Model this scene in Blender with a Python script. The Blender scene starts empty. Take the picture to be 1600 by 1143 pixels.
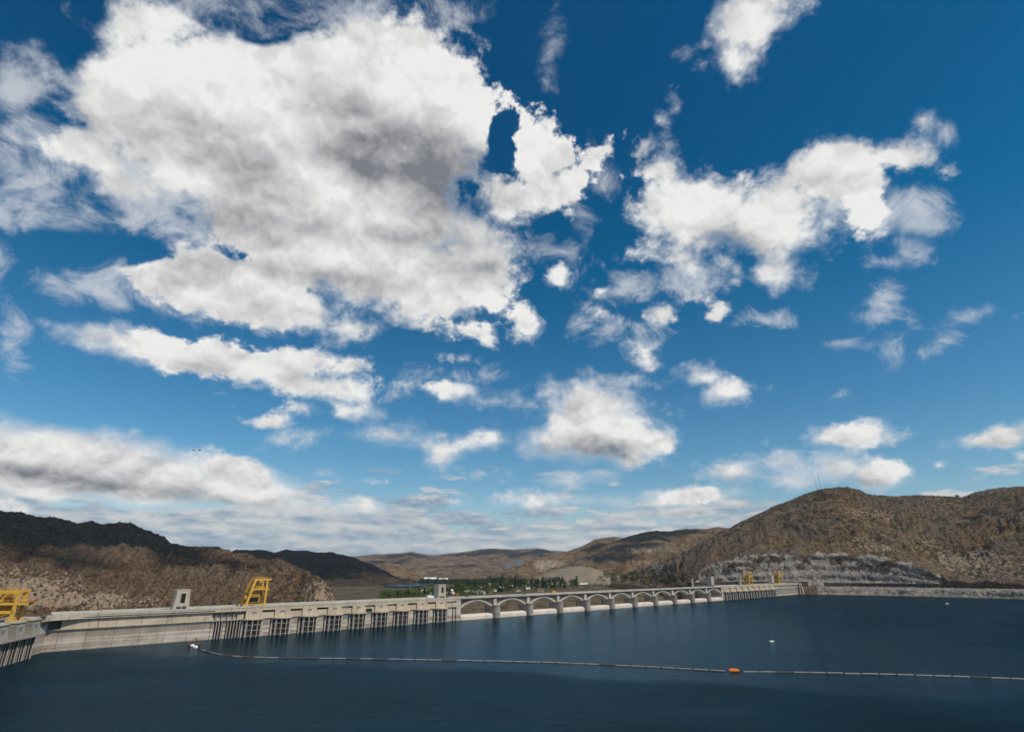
import bpy, math, random
import numpy as np
from mathutils import Vector, Matrix
R = math.radians
rng = np.random.default_rng(7)
random.seed(7)
scene = bpy.context.scene
col = scene.collection

# ---------------------------------------------------------------- camera
FPX, PITCH, HC = 865.0, R(20.07), 45.0          # focal length (photo pixels), upward pitch, height above the lake
cam_d = bpy.data.cameras.new("camera")
cam = bpy.data.objects.new("camera", cam_d)
col.objects.link(cam)
cam.location = (0, 0, HC)
cam.rotation_euler = (math.pi / 2 + PITCH, 0, 0)
cam_d.sensor_width = 36.0
cam_d.lens = 36.0 * FPX / 1600
cam_d.clip_start = 0.5
cam_d.clip_end = 60000
scene.camera = cam

# ---------------------------------------------------------------- colour management
scene.view_settings.view_transform = 'Standard'
scene.view_settings.look = 'None'
scene.view_settings.exposure = 0.0
scene.view_settings.gamma = 1.0
scene.view_settings.use_curve_mapping = False
scene.cycles.max_bounces = 6
scene.cycles.volume_bounces = 0
scene.cycles.use_denoising = True

# ---------------------------------------------------------------- sun
SUN_H, SUN_E = R(122), R(50)                     # heading clockwise from +Y, elevation
S = Vector((math.sin(SUN_H) * math.cos(SUN_E), math.cos(SUN_H) * math.cos(SUN_E), math.sin(SUN_E)))
sun_d = bpy.data.lights.new("sun", 'SUN')
sun_d.energy = 3.5
sun_d.angle = R(0.53)
sun_d.color = (1.0, 0.905, 0.77)
sun = bpy.data.objects.new("sun", sun_d)
col.objects.link(sun)
sun.rotation_euler = S.to_track_quat('Z', 'Y').to_euler()
# ---------------------------------------------------------------- node helper
class NT:
    def __init__(s, nt):
        s.nt = nt
    def new(s, t, **kw):
        n = s.nt.nodes.new(t)
        for k, v in kw.items():
            setattr(n, k, v)
        return n
    def put(s, sock, v):
        if isinstance(v, bpy.types.NodeSocket):
            s.nt.links.new(v, sock)
        elif v is not None:
            sock.default_value = v
    def m(s, op, a, b=None, c=None, clamp=False):
        n = s.new('ShaderNodeMath', operation=op, use_clamp=clamp)
        for i, v in enumerate((a, b, c)):
            s.put(n.inputs[i], v)
        return n.outputs[0]
    def v(s, op, a, b=None, c=None, scale=None):
        n = s.new('ShaderNodeVectorMath', operation=op)
        for i, v in enumerate((a, b, c)):
            s.put(n.inputs[i], v)
        if scale is not None:
            s.put(n.inputs['Scale'], scale)
        return n.outputs['Value'] if op in ('LENGTH', 'DOT_PRODUCT', 'DISTANCE') else n.outputs['Vector']
    def xyz(s, x, y, z=0.0):
        n = s.new('ShaderNodeCombineXYZ')
        for i, v in enumerate((x, y, z)):
            s.put(n.inputs[i], v)
        return n.outputs[0]
    def sep(s, v):
        n = s.new('ShaderNodeSeparateXYZ')
        s.put(n.inputs[0], v)
        return n.outputs
    def noise(s, vec, scale, detail=4, rough=0.5, lac=2.0, dist=0.0, color=False):
        n = s.new('ShaderNodeTexNoise')
        s.put(n.inputs['Vector'], vec)
        for k, v in (('Scale', scale), ('Detail', detail), ('Roughness', rough), ('Lacunarity', lac), ('Distortion', dist)):
            s.put(n.inputs[k], v)
        return n.outputs['Color'] if color else n.outputs[0]
    def vor(s, vec, scale, feature='F1', out='Distance'):
        n = s.new('ShaderNodeTexVoronoi', feature=feature)
        s.put(n.inputs['Vector'], vec)
        s.put(n.inputs['Scale'], scale)
        return n.outputs[out]
    def map(s, v, a, b, c=0.0, d=1.0, smooth=True):
        n = s.new('ShaderNodeMapRange', interpolation_type='SMOOTHSTEP' if smooth else 'LINEAR')
        for i, x in enumerate((v, a, b, c, d)):
            s.put(n.inputs[i], x)
        return n.outputs[0]
    def mix(s, f, a, b, kind='MIX'):
        n = s.new('ShaderNodeMix', data_type='RGBA', blend_type=kind)
        s.put(n.inputs[0], f)
        s.put(n.inputs[6], (*a, 1) if isinstance(a, tuple) else a)
        s.put(n.inputs[7], (*b, 1) if isinstance(b, tuple) else b)
        return n.outputs[2]

# ---------------------------------------------------------------- sky: Nishita air, procedural clouds at fixed directions
world = bpy.data.worlds.new("World")
scene.world = world
world.use_nodes = True
w = NT(world.node_tree)
world.node_tree.nodes.clear()
tc = w.new('ShaderNodeTexCoord')
D = w.v('NORMALIZE', tc.outputs['Generated'])
sky = w.new('ShaderNodeTexSky', sky_type='NISHITA')
sky.sun_disc = False
sky.sun_elevation = SUN_E
sky.sun_rotation = SUN_H
sky.altitude = 400
sky.air_density = 1.0
sky.dust_density = 0.6
sky.ozone_density = 2.0
SKY_K = 0.1

# blobs of cloud: centre, half axes (hundreds of units on the tangent plane), turn
CLOUD = [(430,185,330,150,0),(250,150,185,95,0),(650,190,130,145,0),(520,330,260,110,-8),(600,415,215,75,-5),(350,445,170,52,-12),
 (540,508,58,32,0),(735,390,80,52,0),(848,258,44,70,12),(800,312,56,40,0),(868,300,50,40,0),(140,225,100,55,0),(205,290,85,42,-20),(440,480,150,40,-8),
 (230,40,110,50,0),(580,70,95,60,0),(240,545,185,31,-13),(440,568,130,27,-3),(490,603,95,24,-8),(640,480,50,30,0),
 (735,515,52,18,-8),(822,505,34,32,20),(905,497,20,20,0),(1008,545,28,28,0),(1035,492,22,14,0),(942,495,20,12,0),
 (690,607,100,15,-6),(765,628,50,12,-8),(560,643,50,19,-5),(620,680,85,22,-3),(428,662,48,14,-14),(480,678,32,11,0),(745,685,65,18,6),
 (692,708,32,26,0),(500,737,24,9,0),(565,752,38,10,-5),(160,678,95,16,-7),(880,600,45,14,5),
 (105,722,380,66,-8),(375,757,155,42,-11),(480,785,160,24,-6),(0,790,60,18,-10),
 (935,678,124,50,0),(938,634,78,46,0),(866,690,64,36,0),(1005,686,56,32,5),(885,750,34,17,0),(945,742,40,14,0),(990,720,50,14,8),
 (870,440,17,11,0),(947,452,20,12,0),(1122,492,15,10,0),(940,600,24,10,0),(885,604,30,11,5),(720,562,22,8,0),(1000,600,26,10,0),(770,590,18,8,0),(815,630,22,9,0),(480,640,26,10,0),(1092,588,42,26,-20),(1130,612,58,23,8),
 (1330,682,82,21,5),(1365,672,44,19,0),(1148,737,54,23,0),(1222,722,34,26,0),(1232,748,56,20,0),(1312,727,56,31,0),(1368,738,64,29,0),
 (1560,682,70,18,8),(1620,670,60,22,0),(1467,728,14,8,0),(1600,712,14,8,0),
 (1100,330,112,68,0),(1200,345,100,82,0),(1290,275,85,58,35),(1335,285,52,62,0),(1412,240,60,32,0),(1446,188,16,16,0),(1485,275,26,14,0),
 (1150,420,36,30,0),(1205,420,62,32,0),(1040,270,48,62,20),(1012,225,40,40,0),(1032,186,17,20,0),(938,232,36,15,12),(1025,385,42,20,10),
 (1060,400,48,18,-35),(1072,457,22,10,0),(1175,35,85,52,25),(1150,92,40,34,0),(1215,5,55,38,0),
 (1075,775,120,17,4),(900,782,200,15,0),(1010,800,180,12,0)]
THIN = [(1070,88,40,18,30),(1020,440,60,24,0),(40,240,70,70,0),(70,330,110,42,0),(0,420,26,70,0),(40,120,60,60,0),(130,445,90,30,-10),(862,92,17,46,-8),(905,325,24,50,40),
 (945,285,18,40,20),(1385,408,66,18,15),(1425,392,38,24,0),(1385,452,34,48,-10),(1372,492,62,18,0),(1328,536,50,14,-4),(1388,540,16,24,0),
 (1500,500,58,12,10),(1470,535,34,18,22),(1590,495,22,12,0),(1475,210,26,22,20),(400,20,180,50,0),(640,20,130,40,0),(1360,375,30,12,20),
 (870,440,18,13,0),(947,450,20,12,0),(1000,450,80,24,10),(980,590,60,14,0),(1100,490,30,14,0),(20,540,30,60,0),(400,330,500,60,-8),
 (1440,330,60,40,0),(440,690,90,16,0),(760,740,60,12,0),(980,520,80,30,0),(1330,320,100,60,0),(1060,440,90,30,0),
 (720,590,90,18,0),(860,610,40,16,0),(340,615,24,10,0),(1250,730,110,40,0),(920,640,130,30,0),(330,465,240,50,-8),(1190,500,60,16,0),(330,380,60,20,0),(560,610,120,22,-5),(1300,620,60,12,0),(700,480,100,40,0)]
HOLE = [(787,224,21,48,8),(200,340,85,26,-14),(165,385,110,22,-6),(405,44,44,20,-12),(210,226,14,6,0)]
GREY = [(640,240,180,85,-12),(700,310,120,55,-10),(400,280,170,50,-32),(440,345,130,36,-10),(560,170,120,40,-10),(300,250,120,30,-25),
 (620,370,160,24,0),(120,752,330,24,-8),(340,785,150,14,-6),(925,710,110,34,0),(940,698,60,22,0),(1150,380,110,36,0),(1320,692,70,10,0),(1560,692,80,10,6),
 (1170,749,64,15,0),(1330,754,96,18,0),(300,570,90,14,-10),(760,420,50,20,0),(500,430,200,26,-6),(880,812,330,14,0),(1060,800,160,12,0)]

def blob_group(name, blobs, k=0.35):
    g = bpy.data.node_groups.new(name, 'ShaderNodeTree')
    g.interface.new_socket('P', in_out='INPUT', socket_type='NodeSocketVector')
    g.interface.new_socket('F', in_out='OUTPUT', socket_type='NodeSocketFloat')
    n = NT(g)
    gi, go = n.new('NodeGroupInput'), n.new('NodeGroupOutput')
    acc = -3.0
    px, py, _ = n.sep(gi.outputs[0])
    for x, y, rx, ry, rot in blobs:
        mp = n.new('ShaderNodeMapping', vector_type='TEXTURE')
        n.put(mp.inputs['Vector'], n.xyz(px, py, acc))      # the running value rides along in z (scaled away below), so the chain is evaluated in order
        mp.inputs['Location'].default_value = ((x - 800) / 100, (571.5 - y) / 100, 0)
        mp.inputs['Rotation'].default_value = (0, 0, R(rot))
        mp.inputs['Scale'].default_value = (rx / 100, ry / 100, 1e7)
        r = min(rx, ry * 1.6) / 100
        d = n.m('MULTIPLY_ADD', n.v('LENGTH', mp.outputs[0]), -r, r)
        acc = n.m('SMOOTH_MAX', acc, d, k * 0.3)
    n.put(go.inputs[0], acc)
    return g

def use(t, g, vec):
    n = t.new('ShaderNodeGroup')
    n.node_tree = g
    t.put(n.inputs[0], vec)
    return n.outputs[0]

g_cloud, g_thin, g_hole, g_grey = (blob_group(a, b) for a, b in (('cloud_field', CLOUD), ('thin_field', THIN), ('hole_field', HOLE), ('grey_field', GREY)))
dx, dy, dz = w.sep(D)
fw = w.m('ADD', w.m('MULTIPLY', dy, math.cos(PITCH)), w.m('MULTIPLY', dz, math.sin(PITCH)))
upv = w.m('ADD', w.m('MULTIPLY', dy, -math.sin(PITCH)), w.m('MULTIPLY', dz, math.cos(PITCH)))
fwc = w.m('MAXIMUM', fw, 0.12)
U0 = w.xyz(w.m('MULTIPLY', w.m('DIVIDE', dx, fwc), FPX / 100), w.m('MULTIPLY', w.m('DIVIDE', upv, fwc), FPX / 100))
Q = w.v('SCALE', D, scale=w.m('DIVIDE', 1.25, w.m('SQRT', w.m('ADD', w.m('MAXIMUM', dz, 0.0), 0.35))))
wn = w.v('SUBTRACT', w.noise(Q, 6.0, 5, 0.52, color=True), (0.5, 0.5, 0.5))
wn = w.v('MULTIPLY', wn, (1, 1, 0))
# the wander of the outlines shrinks towards the horizon, where the same clouds stand farther off
far = w.map(dz, 0.05, 0.55, 0.35, 1.0, smooth=False)
U = w.v('ADD', U0, w.v('SCALE', wn, scale=w.m('MULTIPLY', far, 0.34)))
fine = w.noise(Q, 13.0, 9, 0.62, 2.1, 0.1)
big = w.noise(Q, 5.0, 3, 0.5)
def puff(vec, scale, detail):                    # rounded heads, large ones carrying small ones
    n = w.new('ShaderNodeTexVoronoi', feature='F1')
    n.normalize = True
    w.put(n.inputs['Vector'], vec)
    for k, v in (('Scale', scale), ('Detail', detail), ('Roughness', 0.55), ('Lacunarity', 2.1)):
        w.put(n.inputs[k], v)
    return w.m('SUBTRACT', 0.42, n.outputs['Distance'])
Qw = w.v('ADD', Q, w.v('SCALE', w.v('SUBTRACT', w.noise(Q, 14.0, 3, 0.6, color=True), (0.5, 0.5, 0.5)), scale=0.07))
pf1 = puff(Qw, 9.0, 3)
fb = w.m('ADD', w.m('SUBTRACT', w.m('MULTIPLY_ADD', fine, 0.8, w.m('MULTIPLY', big, 0.2)), 0.5), w.m('MULTIPLY', w.m('SUBTRACT', pf1, 0.05), 0.50))

def field(Uv, f):
    a = use(w, g_cloud, Uv)
    h = use(w, g_hole, Uv)
    a = w.m('SUBTRACT', a, w.m('MULTIPLY', w.m('MAXIMUM', w.m('ADD', h, 0.12), 0.0), 1.6))
    return a

LD = (0.10, 0.30, 0.0)                           # towards the light across the cloud field
F1 = field(U, fb)
amp = w.map(F1, -0.3, 1.3, 2.2, 1.2, smooth=False)
amp = w.m('MULTIPLY', amp, w.m('POWER', far, 1.5))
d1 = w.m('MULTIPLY_ADD', fb, amp, w.m('ADD', F1, 0.03))
# low cloud decks near the horizon, everywhere round the sky
hl = w.m('SQRT', w.m('SUBTRACT', 1.001, w.m('MULTIPLY', dz, dz)))
H = w.xyz(w.m('DIVIDE', dx, hl), w.m('DIVIDE', dy, hl), w.m('MULTIPLY', dz, 4.0))
Hw = w.v('ADD', H, w.v('SCALE', w.v('SUBTRACT', w.noise(H, 16.0, 3, 0.6, color=True), (0.5, 0.5, 0.5)), scale=0.06))
dpf = puff(Hw, 15.0, 2)
dk = w.m('ADD', w.m('MULTIPLY_ADD', w.noise(H, 11.0, 8, 0.6), 0.45, w.m('MULTIPLY', w.noise(H, 2.6, 2, 0.5), 0.55)), w.m('MULTIPLY', dpf, 0.45))
el = w.map(dz, 0.150, 0.035, 0.0, 1.0)
band = w.m('SUBTRACT', w.m('MULTIPLY_ADD', el, 0.24, dk), 0.60)
# scattered clouds where no blob is set (outside the picture)
inside = w.m('MULTIPLY', w.map(w.m('ABSOLUTE', w.sep(U0)[0]), 8.6, 10.5, 1.0, 0.0), w.map(w.m('ABSOLUTE', w.sep(U0)[1]), 6.2, 8.0, 1.0, 0.0))
inside = w.m('MULTIPLY', inside, w.map(fw, 0.12, 0.3))
scat = w.m('MULTIPLY', w.m('SUBTRACT', w.noise(Q, 1.9, 9, 0.55), w.m('MULTIPLY_ADD', inside, 0.6, 0.53)), 5.0)
d_all = w.m('MAXIMUM', d1, scat)
deck = w.m('MULTIPLY', w.map(band, 0.0, 0.09), w.map(dz, 0.19, 0.12))
alpha = w.map(d_all, 0.0, w.map(w.noise(Q, 3.0, 2, 0.5), 0.36, 0.60, 0.17, 0.60))
thinf = w.m('MULTIPLY_ADD', w.m('SUBTRACT', w.noise(Q, 9.0, 10, 0.66, 2.1, 0.5), 0.53), 3.4, w.m('MULTIPLY', w.m('MINIMUM', use(w, g_thin, U), 0.25), 2.0))
th_a = w.m('MULTIPLY', w.map(thinf, -0.1, 1.0), 0.75)
# light and shade of the clouds
grey = w.m('DIVIDE', use(w, g_grey, w.v('ADD', U0, w.v('SCALE', wn, scale=w.m('MULTIPLY', far, 0.5)))), far)
Q2 = w.v('ADD', Q, (0.006, -0.016, 0.022))
bil1 = w.m('MULTIPLY_ADD', pf1, 0.8, w.m('MULTIPLY', w.noise(Q, 7.0, 3, 0.45), 0.35))
bil2 = w.m('MULTIPLY_ADD', puff(w.v('ADD', Qw, (0.006, -0.016, 0.022)), 9.0, 3), 0.8, w.m('MULTIPLY', w.noise(Q2, 7.0, 3, 0.45), 0.35))
rel = w.m('ADD', w.m('SUBTRACT', bil1, bil2), w.m('MULTIPLY', w.m('SUBTRACT', w.noise(Q, 3.2, 3, 0.5), w.noise(w.v('ADD', Q, (0.02, -0.05, 0.06)), 3.2, 3, 0.5)), 0.7))
shade = w.m('MULTIPLY_ADD', w.map(grey, -0.25, 0.95), 0.80, w.m('MULTIPLY', rel, -2.1))
core = w.map(d_all, 0.1, 1.5)
shade = w.m('ADD', shade, w.m('MULTIPLY', core, 0.10))
shade = w.m('ADD', shade, w.m('MULTIPLY', w.m('SUBTRACT', big, 0.5), -0.5))
shade = w.m('ADD', shade, 0.10, clamp=True)
ccol = w.mix(shade, (0.85, 0.845, 0.83), (0.20, 0.21, 0.235))
veil = w.mix(w.map(alpha, 0.0, 1.0), (0.55, 0.62, 0.70), ccol)
dsh = w.m('SUBTRACT', puff(w.v('ADD', Hw, (0.008, 0, 0.030)), 15.0, 2), dpf)
dsh = w.m('ADD', w.m('MULTIPLY', dsh, 3.4), w.m('MULTIPLY_ADD', w.noise(H, 3.6, 4, 0.55), 3.4, -1.25), clamp=True)
dcol = w.mix(dsh, (0.64, 0.63, 0.62), (0.24, 0.33, 0.44))

sat = w.new('ShaderNodeHueSaturation')
sat.inputs['Saturation'].default_value = 1.25
w.put(sat.inputs['Color'], sky.outputs[0])
# a dry, deep blue, as through a polarising filter: darker towards the zenith
tint = w.mix(w.map(dz, 0.20, 0.66, smooth=False), (SKY_K, SKY_K * 0.97, SKY_K * 0.96), (SKY_K, SKY_K * 0.66, SKY_K * 0.74))
tint = w.v('MULTIPLY', tint, w.xyz(w.map(dz, 0.08, 0.50, 0.90, 0.085, smooth=False), 1.0, 1.0))
air = w.v('MULTIPLY', sat.outputs[0], tint)
out = w.mix(w.m('MULTIPLY', deck, 0.9), air, dcol)
out = w.mix(th_a, out, (0.66, 0.69, 0.73))
out = w.mix(alpha, out, veil)
out = w.mix(w.map(dz, -0.01, -0.05), out, (0.05, 0.045, 0.04))      # only bare land below the horizon
haze_f = w.map(dz, 0.10, 0.0, 0.0, 0.35, smooth=False)
out = w.mix(w.m('MULTIPLY', haze_f, w.map(dz, -0.05, -0.01)), out, (0.42, 0.52, 0.62))
bg = w.new('ShaderNodeBackground')
w.put(bg.inputs['Color'], w.v('SCALE', out, scale=10.0))
bg.inputs['Strength'].default_value = 0.1
wo = w.new('ShaderNodeOutputWorld')
w.nt.links.new(bg.outputs[0], wo.inputs[0])
world.cycles.sampling_method = 'MANUAL'
world.cycles.sample_map_resolution = 512
scene.cycles.use_adaptive_sampling = True
scene.cycles.adaptive_threshold = 0.02
scene.cycles.adaptive_min_samples = 6
# ---------------------------------------------------------------- numbers of the place
def ray(x, y):                                   # direction through a photo pixel, used only to measure where things stand
    a, b = (x - 800) / FPX, (571.5 - y) / FPX
    return np.array([a, math.cos(PITCH) - b * math.sin(PITCH), math.sin(PITCH) + b * math.cos(PITCH)])
def at(x, y, z=0.0):
    d = ray(x, y)
    p = d * ((z - HC) / d[2])
    return (float(p[0]), float(p[1]), float(z))
def at_dist(x, y, dist):                         # point on the ray at horizontal distance dist
    d = ray(x, y)
    p = d * (dist / math.hypot(d[0], d[1]))
    return (float(p[0]), float(p[1]), float(p[2] + HC))
DAM_O = np.array(at(50, 1020)[:2])
DAM_E = np.array(at(1250, 928)[:2]) - DAM_O
DAM_E /= np.hypot(*DAM_E)
DAM_ROT = math.atan2(DAM_E[1], DAM_E[0])
def s_at(x, z):                                  # station along the dam seen in photo column x at height z
    a = (x - 800) / FPX
    return (a * (DAM_O[1] * math.cos(PITCH) + (z - HC) * math.sin(PITCH)) - DAM_O[0]) / (DAM_E[0] - a * DAM_E[1] * math.cos(PITCH))
def dam_pt(s, n, z=0.0):                         # n metres downstream of the face
    return (DAM_O[0] + DAM_E[0] * s - DAM_E[1] * n, DAM_O[1] + DAM_E[1] * s + DAM_E[0] * n, z)

# ---------------------------------------------------------------- mesh helpers
class MB:
    def __init__(s):
        s.v, s.f = [], []
    def box(s, x0, x1, y0, y1, z0, z1):
        b = len(s.v)
        s.v += [(x, y, z) for z in (z0, z1) for x, y in ((x0, y0), (x1, y0), (x1, y1), (x0, y1))]
        s.f += [(b, b + 3, b + 2, b + 1), (b + 4, b + 5, b + 6, b + 7)] + [(b + i, b + (i + 1) % 4, b + 4 + (i + 1) % 4, b + 4 + i) for i in range(4)]
        return s
    def prism(s, pts, z0, z1):                   # counter-clockwise outline
        b, n = len(s.v), len(pts)
        s.v += [(x, y, z0) for x, y in pts] + [(x, y, z1) for x, y in pts]
        s.f += [tuple(b + n - 1 - i for i in range(n)), tuple(b + n + i for i in range(n))]
        s.f += [(b + i, b + (i + 1) % n, b + n + (i + 1) % n, b + n + i) for i in range(n)]
        return s
    def extrude(s, prof, x0, x1):                # profile (y, z), swept along x
        b, n = len(s.v), len(prof)
        s.v += [(x0, y, z) for y, z in prof] + [(x1, y, z) for y, z in prof]
        s.f += [tuple(b + i for i in range(n)), tuple(b + 2 * n - 1 - i for i in range(n))]
        s.f += [(b + n + i, b + n + (i + 1) % n, b + (i + 1) % n, b + i) for i in range(n)]
        return s
    def beam(s, p, q, w, d=None):                # square bar between two points
        p, q = Vector(p), Vector(q)
        d = d or w
        ax = (q - p).normalized()
        u = ax.cross(Vector((0, 1, 0)) if abs(ax.y) < 0.9 else Vector((1, 0, 0))).normalized()
        t = ax.cross(u)
        b = len(s.v)
        for e in (p, q):
            for i, j in ((-1, -1), (1, -1), (1, 1), (-1, 1)):
                s.v.append(tuple(e + u * (i * w / 2) + t * (j * d / 2)))
        s.f += [(b, b + 1, b + 2, b + 3), (b + 7, b + 6, b + 5, b + 4)] + [(b + i, b + 4 + i, b + 4 + (i + 1) % 4, b + (i + 1) % 4) for i in range(4)]
        return s
    def tube(s, p, q, r, n=8, r2=None):
        p, q = Vector(p), Vector(q)
        r2 = r if r2 is None else r2
        ax = (q - p).normalized()
        u = ax.cross(Vector((0, 0, 1)) if abs(ax.z) < 0.9 else Vector((1, 0, 0))).normalized()
        t = ax.cross(u)
        b = len(s.v)
        for e, rr in ((p, r), (q, r2)):
            for i in range(n):
                a = 2 * math.pi * i / n
                s.v.append(tuple(e + u * (math.cos(a) * rr) + t * (math.sin(a) * rr)))
        s.f += [tuple(b + i for i in range(n)), tuple(b + 2 * n - 1 - i for i in range(n))]
        s.f += [(b + i, b + n + i, b + n + (i + 1) % n, b + (i + 1) % n) for i in range(n)]
        return s
    def lathe(s, prof, n=12, c=(0, 0)):          # profile (r, z) from bottom to top
        b = len(s.v)
        for r, z in prof:
            for i in range(n):
                a = 2 * math.pi * i / n
                s.v.append((c[0] + math.cos(a) * r, c[1] + math.sin(a) * r, z))
        for k in range(len(prof) - 1):
            for i in range(n):
                s.f.append((b + k * n + i, b + k * n + (i + 1) % n, b + (k + 1) * n + (i + 1) % n, b + (k + 1) * n + i))
        s.f += [tuple(b + n - 1 - i for i in range(n)), tuple(b + (len(prof) - 1) * n + i for i in range(n))]
        return s
    def mesh(s, name, mat):
        me = bpy.data.meshes.new(name)
        me.from_pydata(s.v, [], s.f)
        me.update()
        # outward normals for every closed shell
        import bmesh
        bm = bmesh.new()
        bm.from_mesh(me)
        bmesh.ops.recalc_face_normals(bm, faces=bm.faces)
        bm.to_mesh(me)
        bm.free()
        me.materials.append(mat)
        return me
    def build(s, name, mat, parent=None):
        return link(name, s.mesh(name, mat), parent)

def link(name, me, parent=None, loc=None, rotz=None):
    o = bpy.data.objects.new(name, me)
    col.objects.link(o)
    if parent:
        o.parent = parent
    if loc is not None:
        o.location = loc
    if rotz is not None:
        o.rotation_euler[2] = rotz
    return o
def tag(o, label=None, cat=None, group=None, kind=None):
    if label: o['label'] = label
    if cat: o['category'] = cat
    if group: o['group'] = group
    if kind: o['kind'] = kind
    return o
def thing(name, loc=(0, 0, 0), rotz=0.0, label=None, cat=None, group=None):
    return tag(link(name, None, None, loc, rotz), label, cat, group)
def copy_tree(root, loc, rotz, label=None):
    r = root.copy()
    col.objects.link(r)
    r.location = loc
    r.rotation_euler[2] = rotz
    if label: r['label'] = label
    for ch in list(root.children):
        c = ch.copy(); col.objects.link(c); c.parent = r
        for g in list(ch.children):
            d = g.copy(); col.objects.link(d); d.parent = c
    return r

# ---------------------------------------------------------------- materials
def mat(name):
    m = bpy.data.materials.new(name)
    m.use_nodes = True
    t = NT(m.node_tree)
    m.node_tree.nodes.clear()
    o = t.new('ShaderNodeOutputMaterial')
    b = t.new('ShaderNodeBsdfPrincipled')
    t.nt.links.new(b.outputs[0], o.inputs[0])
    b.inputs['Roughness'].default_value = 0.85
    b.inputs['Specular IOR Level'].default_value = 0.25
    t.b, t.o = b, o
    t.pos = t.new('ShaderNodeNewGeometry').outputs['Position']
    return m, t
def bump(t, h, strength, dist):
    n = t.new('ShaderNodeBump')
    n.inputs['Strength'].default_value = strength
    n.inputs['Distance'].default_value = dist
    t.put(n.inputs['Height'], h)
    t.put(t.b.inputs['Normal'], n.outputs[0])

def concrete(name, base, dark, rust=0.0, bands=0.0, joints=0.0):
    m, t = mat(name)
    n1 = t.noise(t.pos, 0.12, 6, 0.6)
    n2 = t.noise(t.v('MULTIPLY', t.pos, (0.55, 0.55, 0.035)), 1.0, 5, 0.6)      # runs of dirt down the face
    f = t.m('MULTIPLY', t.map(n1, 0.35, 0.7), 0.45)
    f = t.m('ADD', f, t.m('MULTIPLY', t.map(n2, 0.50, 0.72), 0.15 if bands > 0.5 else 0.45))
    if bands:                                                                    # old water levels
        nb = t.noise(t.v('MULTIPLY', t.pos, (0.004, 0.004, 0.55)), 1.0, 4, 0.55)
        f = t.m('ADD', f, t.m('MULTIPLY', t.map(nb, 0.44, 0.60), bands))
    f = t.m('MINIMUM', f, 1.0)
    c = t.mix(f, base, dark)
    if rust:
        nr = t.noise(t.v('MULTIPLY', t.pos, (0.9, 0.9, 0.05)), 1.0, 3, 0.5)
        c = t.mix(t.m('MULTIPLY', t.map(nr, 0.58, 0.70), rust), c, (0.24, 0.14, 0.07))
    wz = t.m('ADD', t.sep(t.pos)[2], t.noise(t.v('MULTIPLY', t.pos, (0.2, 0.2, 0)), 1.0, 3, 0.6))      # wet band at the waterline
    c = t.mix(t.map(wz, 1.35, 0.75, 0.0, 0.7), c, tuple(x * 0.6 for x in dark))
    sp = t.noise(t.pos, 3.0, 4, 0.7)
    c = t.mix(t.map(sp, 0.35, 0.75, 0.0, 0.25), c, dark)
    t.put(t.b.inputs['Base Color'], c)
    bump(t, sp, 0.3, 0.08)
    return m
def plain(name, c, rough=0.7, var=0.25, scale=1.5, metal=0.0, dirt=(0.12, 0.10, 0.08)):
    m, t = mat(name)
    n = t.noise(t.pos, scale, 5, 0.65)
    t.put(t.b.inputs['Base Color'], t.mix(t.m('MULTIPLY', t.map(n, 0.45, 0.8), var * 2), c, dirt))
    t.b.inputs['Roughness'].default_value = rough
    t.b.inputs['Metallic'].default_value = metal
    return m

M = {}
M['upper'] = concrete('cream_concrete', (0.54, 0.455, 0.345), (0.30, 0.235, 0.17), rust=0.7)
M['lower'] = concrete('pale_stained_concrete', (0.57, 0.50, 0.43), (0.25, 0.20, 0.165), rust=0.12, bands=0.75)
M['spill'] = concrete('washed_pale_concrete', (0.66, 0.58, 0.52), (0.45, 0.36, 0.31))
M['pier'] = concrete('grey_pier_concrete', (0.33, 0.30, 0.265), (0.17, 0.15, 0.13), bands=0.35)
M['deck'] = concrete('road_concrete', (0.50, 0.46, 0.40), (0.31, 0.28, 0.24))
M['tower'] = concrete('tower_concrete', (0.50, 0.44, 0.36), (0.31, 0.27, 0.22))
M['dark'] = plain('dark_opening_shade', (0.012, 0.012, 0.013), 0.9, 0.1)  # near-black colour stands in for the shade inside slots, doorways and recesses
M['rackdark'] = plain('dark_trash_rack_bars', (0.035, 0.026, 0.022), 0.8, 0.2, 2.0, dirt=(0.07, 0.045, 0.035))
M['rib'] = plain('pale_rib_concrete', (0.42, 0.38, 0.34), 0.8, 0.3, 1.0, dirt=(0.15, 0.11, 0.09))
M['plaque'] = plain('blue_grey_plaque', (0.16, 0.20, 0.24), 0.6, 0.2)
M['rail'] = plain('green_grey_rail', (0.30, 0.40, 0.37), 0.6, 0.2)
M['yellow'] = plain('yellow_crane_paint', (0.66, 0.38, 0.06), 0.55, 0.22, 0.8, dirt=(0.30, 0.17, 0.05))
M['yellowd'] = plain('ochre_machinery_paint', (0.34, 0.19, 0.03), 0.6, 0.3, 0.8)
M['steel'] = plain('dark_steel', (0.05, 0.05, 0.05), 0.6, 0.2)
M['roadgrey'] = plain('worn_grey_road', (0.17, 0.16, 0.15), 0.9, 0.25, 0.3)
M['asphalt'] = plain('asphalt', (0.055, 0.055, 0.055), 0.9, 0.2)
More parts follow.
